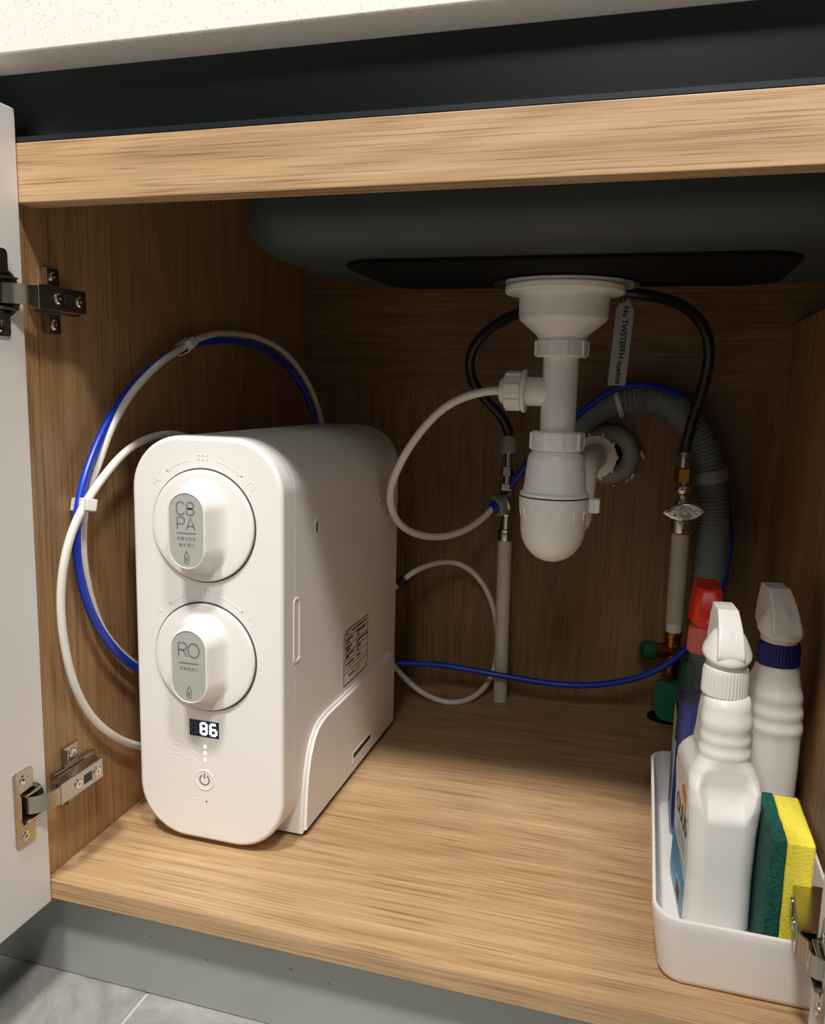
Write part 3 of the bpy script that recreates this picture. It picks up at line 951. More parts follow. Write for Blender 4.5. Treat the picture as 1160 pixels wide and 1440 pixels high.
for y, k in ((0.4805, 1.0), (0.4790, 1.0), (0.4772, 0.9), (0.4765, 0.72)):
    rr = []
    for i in range(N):
        t = 2 * PI * i / N
        u = 0.0262 * math.cos(t) * k
        v = 0.0108 * math.copysign(abs(math.sin(t)) ** 1.35, math.sin(t)) * k
        rr.append((0.5065 + u, y + abs(u) * 0.05, 0.2745 + v + 0.08 * u))
    rings.append(rr)
skin(bm, rings)
obj('handle', bm, M_steel, vr)
bm = bmesh.new()
lathe(bm, [(0.0062, 0), (0.0062, 0.0012), (0.0048, 0.0012), (0.0044, 0.0002), (0.0022, 0.0002), (0.0020, 0.0016), (0.0005, 0.0018)], (0.5065, 0.4766, 0.2747), (0, -1, 0), 24)
lathe(bm, [(0.0042, 0), (0.0042, 0.0008), (0.0028, 0.0009), (0.0024, 0.0001)], (0.4925, 0.4775, 0.2735), (0, -1, 0), 16)
obj('handle_screw', bm, M_chrome, vr)
bm = bmesh.new()
for cx_, r_, a0, a1 in ((0.4925, 0.0050, 30, 330), (0.5190, 0.0030, 0, 300), (0.5250, 0.0022, 90, 400), (0.5065, 0.0078, 200, 340), (0.5065, 0.0078, 20, 160)):
    strip(bm, [(cx_ + r_ * math.cos(math.radians(a0 + (a1 - a0) * i / 12)), 0.4764 + abs(cx_ - 0.5065) * 0.05, 0.2745 + 0.08 * (cx_ - 0.5065) + 0.8 * r_ * math.sin(math.radians(a0 + (a1 - a0) * i / 12))) for i in range(13)], 0.0007, (0, -1, 0), 0.0003)
obj('handle_relief', bm, M_dark, vr, 'dark curled relief on the handle', smooth=0)
bm = bmesh.new()
lathe(bm, [(0.0055, 0), (0.0055, 0.022)], (0.5055, 0.502, 0.2745), (0, -1, 0), 18)
obj('spindle', bm, M_chrome, vr)
pr_ = thing('water_pipe', 'cream riser pipe below the handled valve, beside the corrugated hose', 'pipe', (0.505, 0.53, 0.11))
bm = bmesh.new()
sweep(bm, [Vector((0.5055, 0.53, 0.128)), Vector((0.5050, 0.518, 0.19)), Vector((0.5042, 0.503, 0.2475))], 0.0106, 24)
obj('pipe', bm, M_pipe, pr_)
bm = bmesh.new()
lathe(bm, [(0.0088, 0), (0.0098, 0.001), (0.0098, 0.014), (0.0088, 0.0155)], (0.5054, 0.53, 0.1140), (0, 0, 1), 24)
obj('end_nut', bm, M_clip, pr_)
bt = thing('brass_tee', 'brass tee with a green end cap below the right riser', 'pipe fitting', (0.505, 0.53, 0.07))
bm = bmesh.new()
lathe(bm, [(0.0100, 0.1145), (0.0108, 0.1120), (0.0108, 0.1080), (0.0088, 0.1070), (0.0095, 0.1000), (0.0100, 0.0780), (0.0090, 0.0700), (0.0090, 0.055)], (0.5054, 0.53, 0), (0, 0, 1), 28)
lathe(bm, [(0.0098, 0), (0.0098, 0.020), (0.0108, 0.0205), (0.0108, 0.0240)], (0.5054, 0.53, 0.0900), (-0.94, -0.34, 0.0), 28)
lathe(bm, [(0.0078, 0), (0.0078, 0.014)], (0.5054, 0.53, 0.0900), (0.5, -0.86, 0.15), 24)
obj('tee_body', bm, M_brass, bt)
bm = bmesh.new()
lathe(bm, [(0.0108, 0), (0.0122, 0.001), (0.0122, 0.0125), (0.0112, 0.0150), (0.006, 0.0153)], (0.4829, 0.5219, 0.0900), (-0.94, -0.34, 0.0), 28)
obj('end_cap', bm, M_dgreen, bt)
gv = thing('floor_valve', 'green plastic shield over the pipe entering the cabinet floor', 'valve', (0.508, 0.525, 0.0))
bm = bmesh.new()
poly = [(-0.0215, 0.052), (-0.0225, 0.030), (-0.021, 0.016), (-0.014, 0.0075), (0.004, 0.0055), (0.020, 0.010), (0.0225, 0.030), (0.0225, 0.078), (0.020, 0.086), (0.012, 0.088), (0.0065, 0.086), (0.0055, 0.058), (0.001, 0.0545), (-0.018, 0.0570)]
prism(bm, poly, lambda u, v: (0.5095 + u, 0.497 + 0.25 * abs(u), v), lambda u, v: (0.5095 + u, 0.513, v))
bmesh.ops.recalc_face_normals(bm, faces=bm.faces)
bmesh.ops.bevel(bm, geom=list(bm.edges), offset=0.0014, segments=2, affect='EDGES')
obj('shield', bm, M_green, gv)
bm = bmesh.new()
lathe(bm, [(0.009, 0.0), (0.009, 0.03)], (0.5070, 0.530, 0.0), (0, 0, 1), 20)
obj('pipe', bm, M_pipe, gv)
bm = bmesh.new()
lathe(bm, [(0.008, 0.0002), (0.022, 0.0002), (0.0225, 0.0015), (0.020, 0.0025), (0.009, 0.003)], (0.503, 0.528, 0), (0, 0, 1), 32)
obj('floor_seal', bm, M_pad, gv)

# warning tag on the right tap hose
tg = thing('paper_tag', 'pale paper warning tag hanging from the right tap hose', 'tag', (0.421, 0.415, 0.5))
bm = bmesh.new()
poly = [(-0.0095, -0.095), (0.0095, -0.095), (0.0095, -0.016), (0.0028, -0.003), (-0.0028, -0.003), (-0.0095, -0.012)]
U, V = Vector((1, 0.12, 0)).normalized(), Vector((0.055, 0, 1)).normalized()
TO = Vector((0.4265, 0.4085, 0.5140))
Nn = U.cross(V).normalized() * -1
cu = lambda v: Vector((0, -0.35 * (v + 0.04) ** 2, 0))
rings = []
bmv = []
prism(bm, poly, lambda u, v: TO + U * u + V * v, lambda u, v: TO + U * u + V * v + Vector((0, 0.0006, 0)))
obj('tag_sheet', bm, M_cloth, tg)
mt = plane_mtx(TO + V * -0.052 + U * 0.001 + Vector((0, -0.0003, 0)), -V, U)
me = text_mesh('No TWSTEFFH nuelme', 0.0086, mt, 0.00008, bold=0.0002)
link('tag_text', me, M_print, tg, smooth=0)
bm = bmesh.new()
sweep(bm, spline([(0.4222, 0.4078, 0.507), (0.420, 0.398, 0.513), (0.4215, 0.394, 0.5185), (0.424, 0.398, 0.523), (0.4265, 0.405, 0.515), (0.4240, 0.4082, 0.508)], 0.003), 0.0009, 8)
obj('tag_string', bm, M_dark, tg)

# ------------------------------------------------------------------ water purifier
PX, PHW, PZ0, PZ1 = 0.104, 0.0710, 0.0045, 0.3665
YF = 0.085
pur = thing('water_purifier', 'white under-sink water purifier with two round filter knobs and a lit display', 'water purifier', (PX, 0.25, 0))
PZC, PHH = (PZ0 + PZ1) / 2, (PZ1 - PZ0) / 2


def psec(y, ins):
    return [(u, y, v) for u, v in rrect(PHW - ins, PHH - ins, 0.047 - ins, 12, PX, PZC)]


bm = bmesh.new()
skin(bm, [psec(YF, 0.0040), psec(YF + 0.0003, 0.0027), psec(YF + 0.0013, 0.0012), psec(YF + 0.0027, 0.0004), psec(YF + 0.0045, 0.0), psec(0.1090, 0.0), psec(0.1093, 0.0006)])
obj('front_cover', bm, M_plastic, pur)
bm = bmesh.new()
skin(bm, [psec(0.1093, 0.0008), psec(0.1100, 0.0008), psec(0.1103, 0.0002), psec(0.404, 0.0), psec(0.409, 0.0012), psec(0.412, 0.004), psec(0.413, 0.008)])
obj('housing', bm, M_plastic, pur)
# stepped base shoe
BX0, BX1 = 0.029, 0.1795
prof = [(0.1235, 0.0035), (0.1245, 0.020), (0.1265, 0.042), (0.1295, 0.059), (0.1345, 0.0735), (0.1420, 0.0860), (0.1520, 0.0945), (0.1640, 0.0985), (0.180, 0.1000), (0.383, 0.0975), (0.3895, 0.0945), (0.3940, 0.085), (0.3945, 0.0035)]
bm = bmesh.new()
skin(bm, [[(x, y, z) for y, z in prof] for x in (BX0, BX1)])
bmesh.ops.recalc_face_normals(bm, faces=bm.faces)
es = [e for e in bm.edges if len(e.link_faces) == 2 and any(abs(f.normal.x) > 0.9 for f in e.link_faces)]
bmesh.ops.bevel(bm, geom=es, offset=0.0028, segments=3, affect='EDGES')
obj('base', bm, M_plastic, pur)
for x in (BX0 + 0.010, BX1 - 0.030):
    for y in (0.128, 0.365):
        boxobj('foot', (x, y, 0.0002), (x + 0.022, y + 0.024, 0.0045), M_dark, pur, 0.001)
boxobj('base_plate', (BX0 + 0.003, 0.1275, 0.0012), (BX1 - 0.0015, 0.391, 0.0045), M_dark, pur, 0.0005)
# side details: grip recess, screw hole, vent slot, rating label
bm = bmesh.new()
poly = rrect(0.0068, 0.0290, 0.0040, 5, 0.1135, 0.2000)
p2 = rrect(0.0052, 0.0272, 0.0030, 5, 0.1135, 0.2000)
XS = PX + PHW
skin(bm, [[(XS - 0.001, u, v) for u, v in poly], [(XS + 0.0007, u, v) for u, v in poly], [(XS + 0.0007, u, v) for u, v in p2], [(XS - 0.0002, u, v) for u, v in p2]], True, True)
obj('grip_recess', bm, M_plastic, pur)
for (y, z, hw, hh) in ((0.158, 0.2855, 0.0045, 0.0085), (0.338, 0.283, 0.003, 0.006)):
    bm = bmesh.new()
    po = [(y + hw * math.cos(t), z + hh * math.sin(t)) for t in [2 * PI * i / 20 for i in range(20)]]
    pi_ = [(y - 0.001 + hw * 0.45 * math.cos(t), z - hh * 0.15 + hh * 0.62 * math.sin(t)) for t in [2 * PI * i / 20 for i in range(20)]]
    skin(bm, [[(XS - 0.001, u, v) for u, v in po], [(XS + 0.0003, u, v) for u, v in po], [(XS + 0.0001, u, v) for u, v in pi_]], True, False)
    k_ = obj('keyhole', bm, M_plastic, pur)
    bm = bmesh.new()
    prism(bm, pi_, lambda u, v: (XS - 0.001, u, v), lambda u, v: (XS + 0.00015, u, v))
    obj('keyhole_slot', bm, M_gap, k_)
bm = bmesh.new()
poly = rrect(0.0300, 0.0060, 0.001, 2, 0.277, 0.0215)
p2 = rrect(0.0275, 0.0030, 0.0005, 2, 0.277, 0.0222)
skin(bm, [[(BX1 - 0.001, u, v) for u, v in poly], [(BX1 + 0.0004, u, v) for u, v in poly], [(BX1 + 0.0002, u, v) for u, v in p2], [(BX1 + 0.0001, u, v) for u, v in p2]])
vs = obj('vent_slot', bm, M_plastic, pur)
boxobj('slot_opening', (BX1 - 0.0006, 0.2500, 0.0205), (BX1 + 0.00035, 0.3040, 0.0250), M_dark, vs, 0)
# rating label (line drawing printed on clear film)
LY0, LY1, LZ0, LZ1 = 0.2300, 0.3020, 0.1060, 0.1640
bm = bmesh.new()
XN = (1, 0, 0)
q = lambda u, v: (XS + 0.00012, LY0 + (LY1 - LY0) * u, LZ0 + (LZ1 - LZ0) * v)
rl = [(0.02, 0.0), (0.86, 0.0), (0.93, 0.02), (0.98, 0.06), (1.0, 0.13), (1.0, 1.0), (0.08, 1.0), (0.03, 0.97), (0.0, 0.92), (0.0, 0.02)]
strip(bm, [q(u, v) for u, v in rl], 0.0011, XN, 0.0001, closed=True)
for v in (0.86, 0.71, 0.575, 0.445, 0.30, 0.22):
    strip(bm, [q(0.0, v), q(1.0, v)], 0.0006, XN, 0.0001)
strip(bm, [q(0.24, 0.86), q(0.24, 1.0)], 0.0006, XN, 0.0001)
for (u0, u1, v) in [(0.06, .17, .925), (.32, .95, .935), (.06, .36, .815), (.06, .22, .76), (.52, .88, .83), (.52, .62, .77), (.06, .32, .67), (.06, .26, .62), (.52, 1., .66), (.52, .60, .62), (.06, .42, .53), (.06, .20, .49), (.52, .70, .54), (.52, .60, .485), (.06, .42, .37), (.52, .70, .37), (.2, .46, .13)]:
    strip(bm, [q(u0, v), q(u1, v)], 0.0017, XN, 0.0001)
for u in (0.52, 0.58, 0.64):
    strip(bm, [q(u, .08), q(u, .18)], 0.0007, XN, 0.0001)
o = obj('rating_label', bm, M_print, pur, 'black ruled lines of a rating label', smooth=0)
o['kind'] = 'stuff'

# knobs
FN = (0, -1, 0)


def arc_pts(cx, cz, r, a0, a1, n=18, y=YF):
    return [(cx + r * math.cos(math.radians(a0 + (a1 - a0) * i / n)), y, cz + r * math.sin(math.radians(a0 + (a1 - a0) * i / n))) for i in range(n + 1)]


def glyph(bm, lines, ox, oz, w, h, lw, y, depth=0.00012):
    """thin-stroke letters: polylines in a unit box"""
    for ln in lines:
        P = [(ox + u * w, y, oz + v * h) for u, v in ln]
        strip(bm, P, lw, FN, depth)


def arcu(cx, cy, rx, ry, a0, a1, n=8):
    return [(cx + rx * math.cos(math.radians(a0 + (a1 - a0) * i / n)), cy + ry * math.sin(math.radians(a0 + (a1 - a0) * i / n))) for i in range(n + 1)]


G = {
    'C': [arcu(.5, .72, .5, .28, 20, 180) + arcu(.5, .28, .5, .28, 180, 340)],
    'B': [arcu(.5, .75, .44, .25, 0, 360, 20), arcu(.5, .26, .5, .26, 0, 360, 20)],
    'P': [[(.05, 0), (.05, 1), (.6, 1)] + arcu(.6, .72, .4, .28, 80, -80) + [(.6, .44), (.05, .44)]],
    'A': [[(0, 0), (.5, 1), (1, 0)], [(.17, .3), (.83, .3)]],
    'R': [[(.05, 0), (.05, 1), (.6, 1)] + arcu(.6, .74, .38, .26, 80, -80) + [(.6, .48), (.05, .48)], [(.55, .48), (1, 0)]],
    'O': [arcu(.5, .5, .5, .5, 0, 360, 28)],
}


def knob(kz, text):
    kx = 0.1025
    o = bpy.data.objects.new('filter_knob', None)
    C.objects.link(o)
    o.parent = pur
    o.location = Vector((kx, YF, kz)) - OFF[pur.name]
    OFF[o.name] = Vector((kx, YF, kz))
    o['label'] = 'round knob marked ' + {'CB': 'CB PA', 'RO': 'RO'}[text]
    bm = bmesh.new()
    lathe(bm, [(0.0460, 0.0), (0.0490, 0.0), (0.0490, 0.00035), (0.0460, 0.00035)], (kx, YF - 0.00005, kz), FN, 72)
    obj('shadow_gap', bm, M_gap, o)
    bm = bmesh.new()
    lathe(bm, [(0.0472, 0.0), (0.0476, 0.0004), (0.0476, 0.0022), (0.0470, 0.0031), (0.0458, 0.0035), (0.0420, 0.0037), (0.0010, 0.0040)], (kx, YF - 0.0001, kz), FN, 80)
    obj('dial', bm, M_gloss, o)
    bm = bmesh.new()
    bx, bz = kx, kz
    sec = [(0.0034, 0.0270, 0.0420), (0.0042, 0.0245, 0.0398), (0.0055, 0.0226, 0.0380), (0.0080, 0.0210, 0.0362), (0.0130, 0.0196, 0.0346), (0.0240, 0.0180, 0.0328), (0.0265, 0.0175, 0.0323), (0.0276, 0.0165, 0.0313)]
    R_ = []
    for d, hw, hh in sec:
        R_.append([(u, YF - d, v) for u, v in rrect(hw, hh, hw, 14, bx, bz)])
    R_.append([(u, YF - 0.0276, v) for u, v in rrect(0.0159, 0.0308, 0.0159, 14, bx, bz)])
    R_.append([(u, YF - 0.0267, v) for u, v in rrect(0.0157, 0.0306, 0.0157, 14, bx, bz)])
    skin(bm, R_)
    obj('grip', bm, M_gloss, o)
    bm = bmesh.new()
    ly = YF - 0.0271
    prism(bm, rrect(0.01555, 0.03045, 0.01555, 14, bx, bz), lambda u, v: (u, ly + 0.001, v), lambda u, v: (u, ly, v))
    obj('name_plate', bm, M_label, o, 'grey oval plate')
    bm = bmesh.new()
    if text == 'CB':
        glyph(bm, G['C'], bx - 0.0085, bz + 0.0130, 0.0072, 0.0105, 0.0013, ly)
        glyph(bm, G['B'], bx + 0.0002, bz + 0.0130, 0.0072, 0.0105, 0.0013, ly)
        glyph(bm, G['P'], bx - 0.0085, bz + 0.0010, 0.0070, 0.0102, 0.0013, ly)
        glyph(bm, G['A'], bx + 0.0002, bz + 0.0010, 0.0078, 0.0102, 0.0013, ly)
        strip(bm, [(bx - 0.0088, ly, bz - 0.0020), (bx + 0.0088, ly, bz - 0.0020)], 0.0012, FN, 0.00012)
        rows = [('前置活性炭', bz - 0.0068), ('复合滤芯', bz - 0.0120)]
    else:
        glyph(bm, G['R'], bx - 0.0098, bz + 0.0085, 0.0082, 0.0118, 0.0014, ly)
        glyph(bm, G['O'], bx - 0.0004, bz + 0.0083, 0.0104, 0.0120, 0.0014, ly)
        strip(bm, [(bx - 0.0094, ly, bz + 0.0030), (bx + 0.0094, ly, bz + 0.0030)], 0.0012, FN, 0.00012)
        rows = [('反渗透滤芯', bz - 0.0022)]
    # drop mark
    dz = bz - 0.0222
    drop = [(bx + 0.0028 * math.sin(t) * (math.sin(t / 2) ** 0.9), ly, dz - 0.0052 * math.cos(t) * -1 + 0.0) for t in [2 * PI * i / 24 for i in range(24)]]
    strip(bm, drop, 0.0009, FN, 0.00012, closed=True)
    prism(bm, [(bx + (p[0] - bx) * 0.5 - 0.0003, dz - 0.0012 + (p[2] - dz) * 0.45) for p in drop], lambda u, v: (u, ly + 0.0001, v), lambda u, v: (u, ly - 0.00008, v))
    obj('lettering', bm, M_ink, o, smooth=0)
    for txt, z in rows:
        me = text_mesh(txt, 0.0033, plane_mtx((bx, ly - 0.00005, z), (1, 0, 0), (0, 0, 1)), 0.00006, space=1.15)
        link('caption', me, M_ink, o, smooth=0)
    return kx


K1, K2 = 0.2915, 0.1765
knob(K1, 'CB')
knob(K2, 'RO')
# raised turn arcs and marks around the knobs
bm = bmesh.new()
for kz, ra in ((K1, 0.0565), (K2, 0.0560)):
    kx = 0.1025
    strip(bm, arc_pts(kx, kz, ra, 128, 103), 0.0011, FN, 0.0002)
    strip(bm, arc_pts(kx, kz, ra, 77, 50), 0.0011, FN, 0.0002)
    for sgn, a in ((1, 50), (-1, 128)):
        e = arc_pts(kx, kz, ra, a, a, 1)[0]
        e2 = arc_pts(kx, kz, ra + 0.0022, a + sgn * 5, a, 1)[0]
        e3 = arc_pts(kx, kz, ra - 0.0022, a + sgn * 5, a, 1)[0]
        strip(bm, [e2, e, e3], 0.0008, FN, 0.0002)
    # small raised symbols left, right and on top
    for a, kind in ((141, 0), (39, 1), (90, 2)):
        c = arc_pts(kx, kz, ra + 0.001, a, a, 1)[0]
        th = math.radians(a - 90)
        e1 = Vector((math.cos(th), 0, math.sin(th)))
        e2 = Vector((-math.sin(th), 0, math.cos(th)))
        F = lambda u, v: Vector(c) + e1 * u + e2 * v
        if kind == 0:
            strip(bm, [F(-0.003, -0.003), F(-0.003, 0.003), F(0.002, 0.003), F(0.002, 0.0), F(-0.003, 0.0)], 0.0008, FN, 0.0002)
            strip(bm, [F(0.0, 0.0), F(0.003, -0.003)], 0.0008, FN, 0.0002)
        elif kind == 1:
            strip(bm, [F(-0.003, -0.003), F(-0.003, 0.002), F(0.001, 0.003), F(0.003, 0.001), F(0.003, -0.003)], 0.0008, FN, 0.0002)
        else:
            for u in (-0.005, -0.001, 0.003):
                strip(bm, [F(u, 0.0018), F(u + 0.0028, 0.0018)], 0.0007, FN, 0.0002)
                strip(bm, [F(u, -0.0016), F(u + 0.0028, -0.0016)], 0.0007, FN, 0.0002)
                strip(bm, [F(u + 0.0014, 0.0026), F(u + 0.0014, -0.002)], 0.0006, FN, 0.0002)
# faint raised caption strokes beside the lamps
rs = random.Random(11)
for (x0, x1, z) in [(.0665, .0760, .0925), (.0665, .0735, .0875), (.0665, .0765, .0835), (.0870, .0915, .0925), (.0880, .0915, .0872), (.0815, .0915, .0808), (.0880, .0930, .0435)]:
    x = x0
    while x < x1:
        w = rs.uniform(.0010, .0019)
        dz = rs.uniform(-.0009, .0009)
        strip(bm, [(x, YF, z + dz), (x + w, YF, z - dz * 0.5 - 0.0003)], 0.0005, FN, 0.00025)
        x += w + 0.0005
o = obj('raised_marks', bm, M_plastic, pur, smooth=0)
o['kind'] = 'stuff'
# display
DX0, DX1, DZ0, DZ1 = 0.0856, 0.1146, 0.1030, 0.1180
ds = boxobj('display', (DX0 - 0.0008, YF - 0.0003, DZ0 - 0.0008), (DX1 + 0.0008, YF + 0.001, DZ1 + 0.0008), M_gloss, pur, 0.0003)
boxobj('display_glass', (DX0, YF - 0.00045, DZ0), (DX1, YF, DZ1), M_screen, ds, 0)
SEG = {'a': ((0, 1), (1, 1)), 'b': ((1, 1), (1, .5)), 'c': ((1, .5), (1, 0)), 'd': ((0, 0), (1, 0)), 'e': ((0, .5), (0, 0)), 'f': ((0, 1), (0, .5)), 'g': ((0, .5), (1, .5))}


def digit(x0, w, lit, dim):
    for names, m, lw, nm in ((lit, M_lit, 0.0022, 'lit_digit'), (dim, M_off, 0.0008, 'unlit_digit')):
        if not names:
            continue
        bm = bmesh.new()
        for s_ in names:
            (u0, v0), (u1, v1) = SEG[s_]
            ins = 0.06 if m is M_lit else 0.16
            if u0 == u1:
                v0, v1 = v0 + ins * 0.5 * (1 if v1 > v0 else -1), v1 - ins * 0.5 * (1 if v1 > v0 else -1)
            else:
                u0, u1 = u0 + ins, u1 - ins
            zz = DZ0 + 0.0027
            hh = DZ1 - DZ0 - 0.0052
            strip(bm, [(x0 + u0 * w, YF - 0.00046, zz + v0 * hh), (x0 + u1 * w, YF - 0.00046, zz + v1 * hh)], lw, FN, 0.00006)
        obj(nm, bm, m, ds, smooth=0)


digit(DX0 + 0.0020, 0.0052, '', 'abcdefg')
digit(DX0 + 0.0113, 0.0056, 'abcdefg', '')
digit(DX0 + 0.0207, 0.0056, 'acdefg', 'b')
for z in (0.0939, 0.0879, 0.0819):
    bm = bmesh.new()
    lathe(bm, [(0.0015, 0), (0.0014, 0.0003), (0.0002, 0.0004)], (0.1005, YF - 0.00002, z), FN, 16)
    obj('indicator_lamp', bm, M_led, pur)
bm = bmesh.new()
bpx, bpz = 0.0995, 0.0625
lathe(bm, [(0.0098, 0), (0.0093, 0.0006), (0.0084, 0.0004), (0.0070, 0.0001), (0.0002, 0.00005)], (bpx, YF - 0.00005, bpz), FN, 44)
pb = obj('power_button', bm, M_plastic, pur)
bm = bmesh.new()
strip(bm, arc_pts(bpx, bpz, 0.0046, 122, 418, 30, YF - 0.0001), 0.0013, FN, 0.00012)
strip(bm, [(bpx, YF - 0.0001, bpz + 0.0014), (bpx, YF - 0.0001, bpz + 0.0062)], 0.0013, FN, 0.00012)
obj('power_mark', bm, M_ink, pb, smooth=0)
bm = bmesh.new()
lathe(bm, [(0.0008, 0), (0.0008, 0.0001), (0.0001, 0.00012)], (0.1012, YF - 0.00002, 0.0423), FN, 12)
obj('pinhole', bm, M_dark, pur)

# ------------------------------------------------------------------ tray
tray = bmesh.new()
TRX0, TRX1, TRY0, TRY1 = 0.4875, 0.6015, 0.033, 0.300
tcx, tcy = (TRX0 + TRX1) / 2, (TRY0 + TRY1) / 2
thx, thy = (TRX1 - TRX0) / 2, (TRY1 - TRY0) / 2
rg = []
for z, ins in ((0.0003, 0.0050), (0.0015, 0.0022), (0.005, 0.0006), (0.046, -0.0056), (0.0522, -0.0062), (0.0535, -0.0054), (0.0535, -0.0036), (0.0522, -0.0028), (0.010, 0.0030), (0.0045, 0.0050), (0.0035, 0.008)):
    rg.append([(u, v, z) for u, v in rrect(thx - ins, thy - ins, 0.017 - ins * 0.6, 8, tcx, tcy)])
skin(tray, rg)
tag(obj('storage_tray', tray, M_tray, smooth=50), 'white plastic tray holding the spray bottles and sponge', 'tray')
TRZ = 0.0036

# ------------------------------------------------------------------ spray bottles


def body_rings(cx, cy, secs, n=10):
    """secs: z, half width, half depth, corner, y shift"""
    out = []
    for z, hw, hd, r, sy in secs:
        out.append([[u, v, z] for u, v in rrect(hw, hd, r, n, cx, cy + sy)])
    return out


def dense(secs, dz=0.003):
    out = []
    for a, b_ in zip(secs, secs[1:]):
        k = max(1, int((b_[0] - a[0]) / dz))
        for i in range(k):
            t = i / k
            out.append(tuple(p + (q_ - p) * t for p, q_ in zip(a, b_)))
    out.append(secs[-1])
    return out


def sm(t):
    t = min(1, max(0, t))
    return t * t * (3 - 2 * t)


def trigger(root, cx, cy, z0, z1, m, lip, hw, yb, yt, nose, cr=0.0026):
    """sprayer head seen from behind: lip over the collar, tall shroud sloping back, nozzle and trigger in front"""
    H = z1 - z0
    bm = bmesh.new()
    # skirt: dome over the collar with a lip that dips towards the back
    rg = []
    for k, q_, ti in ((-0.02, 0.86, 0.0), (0.10, 0.88, 0.0), (0.17, 0.93, 0.18), (0.20, 1.03, 0.24), (0.24, 1.07, 0.24), (0.29, 1.06, 0.24), (0.38, 0.97, 0.22), (0.50, 0.84, 0.18), (0.62, 0.68, 0.12), (0.71, 0.50, 0.06), (0.76, 0.28, 0.03)):
        rg.append([(cx + lip * q_ * math.cos(t), cy + 0.002 + lip * 1.14 * q_ * math.sin(t), z0 + H * k + ti * lip * q_ * math.sin(t)) for t in [2 * PI * i / 40 for i in range(40)]])
    skin(bm, rg)
    # shroud: tall narrow blade, its back sloping away from the viewer towards the top
    rg = []
    steps = 14
    for i in range(steps + 1):
        t = i / steps
        w_ = hw * (1.04 - 0.26 * t ** 1.6)
        yb_ = cy - lip * (0.80 + 0.27 * sm(t / 0.12))
        y0 = yb_ + (yt - yb_) * (0.25 * t + 0.75 * t ** 2.6)
        y1 = cy + lip * 0.8 + (nose - (cy + lip * 0.8)) * sm(t * 9)
        rg.append([(u, v, z0 + H * (0.15 + 0.85 * t)) for u, v in rrect(w_, (y1 - y0) / 2, cr, 6, cx, (y0 + y1) / 2)])
    rg.append([(u, v, z1 + 0.0009) for u, v in rrect(hw * 0.70, (nose - yt) / 2 - 0.0016, 0.0018, 6, cx, (yt + nose) / 2)])
    skin(bm, rg)
    h = obj('spray_head', bm, m, root, smooth=45)
    bm = bmesh.new()
    lathe(bm, [(0.0072, 0), (0.0072, 0.009), (0.0062, 0.010), (0.002, 0.010), (0.0015, 0.008)], (cx, nose - 0.001, z0 + H * 0.72), (0, 1, 0), 20)
    obj('nozzle', bm, m, h)
    bm = bmesh.new()
    pts = spline([(cx, nose - 0.016, z0 + H * 0.62), (cx, nose - 0.010, z0 + H * 0.30), (cx, nose - 0.013, z0 - H * 0.05), (cx, nose - 0.006, z0 - H * 0.35)], 0.004)
    rg = []
    for p in pts:
        rg.append([(p.x - 0.006, p.y - 0.002, p.z), (p.x + 0.006, p.y - 0.002, p.z), (p.x + 0.005, p.y + 0.0025, p.z), (p.x - 0.005, p.y + 0.0025, p.z)])
    skin(bm, rg)
    obj('trigger', bm, m, h)
    return h


def collar(root, cx, cy, z0, z1, r, m, ribs=44, flare=0.0004):
    bm = bmesh.new()
    n = ribs * 4
    rg = []
    for k, dr in ((0.0, -0.0008), (0.06, 0.0), (0.80, 0.0), (0.94, -0.0002), (1.0, -0.0012)):
        ring = []
        for i in range(n):
            t = 2 * PI * i / n
            rr = r + dr + flare * (1 - k) + (0.00045 * math.cos(ribs * t) if 0.02 < k < 0.9 else 0)
            ring.append((cx + rr * math.cos(t), cy + rr * math.sin(t), z0 + (z1 - z0) * k))
        rg.append(ring)
    skin(bm, rg)
    return obj('collar', bm, m, root, smooth=60)


def grip_bottle(root, cx, cy, secs, ribs, scoop, m, name='bottle_body'):
    """bottle body with finger ribs on the back of the neck and a scooped shoulder"""
    S_ = dense(secs, 0.0022)
    R_ = body_rings(cx, cy, S_, 12)
    for ring, s_ in zip(R_, S_):
        z, hw, hd = s_[0], s_[1], s_[2]
        for p in ring:
            rel = (p[1] - (cy + s_[4])) / hd
            if rel < 0.2:
                wgt = sm((0.2 - rel) / 0.7)
                for rz, am, wd in ribs:
                    p[1] -= am * wgt * math.exp(-((z - rz) / wd) ** 2)
                    p[0] += (p[0] - cx) / hw * am * 0.5 * math.exp(-((z - rz) / wd) ** 2)
            if scoop and rel < 0:
                zs, ze, ww, dep = scoop
                k = sm((z - zs) / (ze - zs)) * (1.0 - sm((z - 0.134) / 0.010))
                lim = ww * (0.10 + 0.90 * math.sqrt(min(1.0, max(0.0, (z - zs) / (ze - zs)))))
                lat = 1 - sm((abs(p[0] - cx) - lim * 0.72) / (lim * 0.40))
                p[1] += max(0.0, cy - dep - p[1]) * k * lat
    bm = bmesh.new()
    skin(bm, R_)
    return obj(name, bm, m, root, smooth=60)


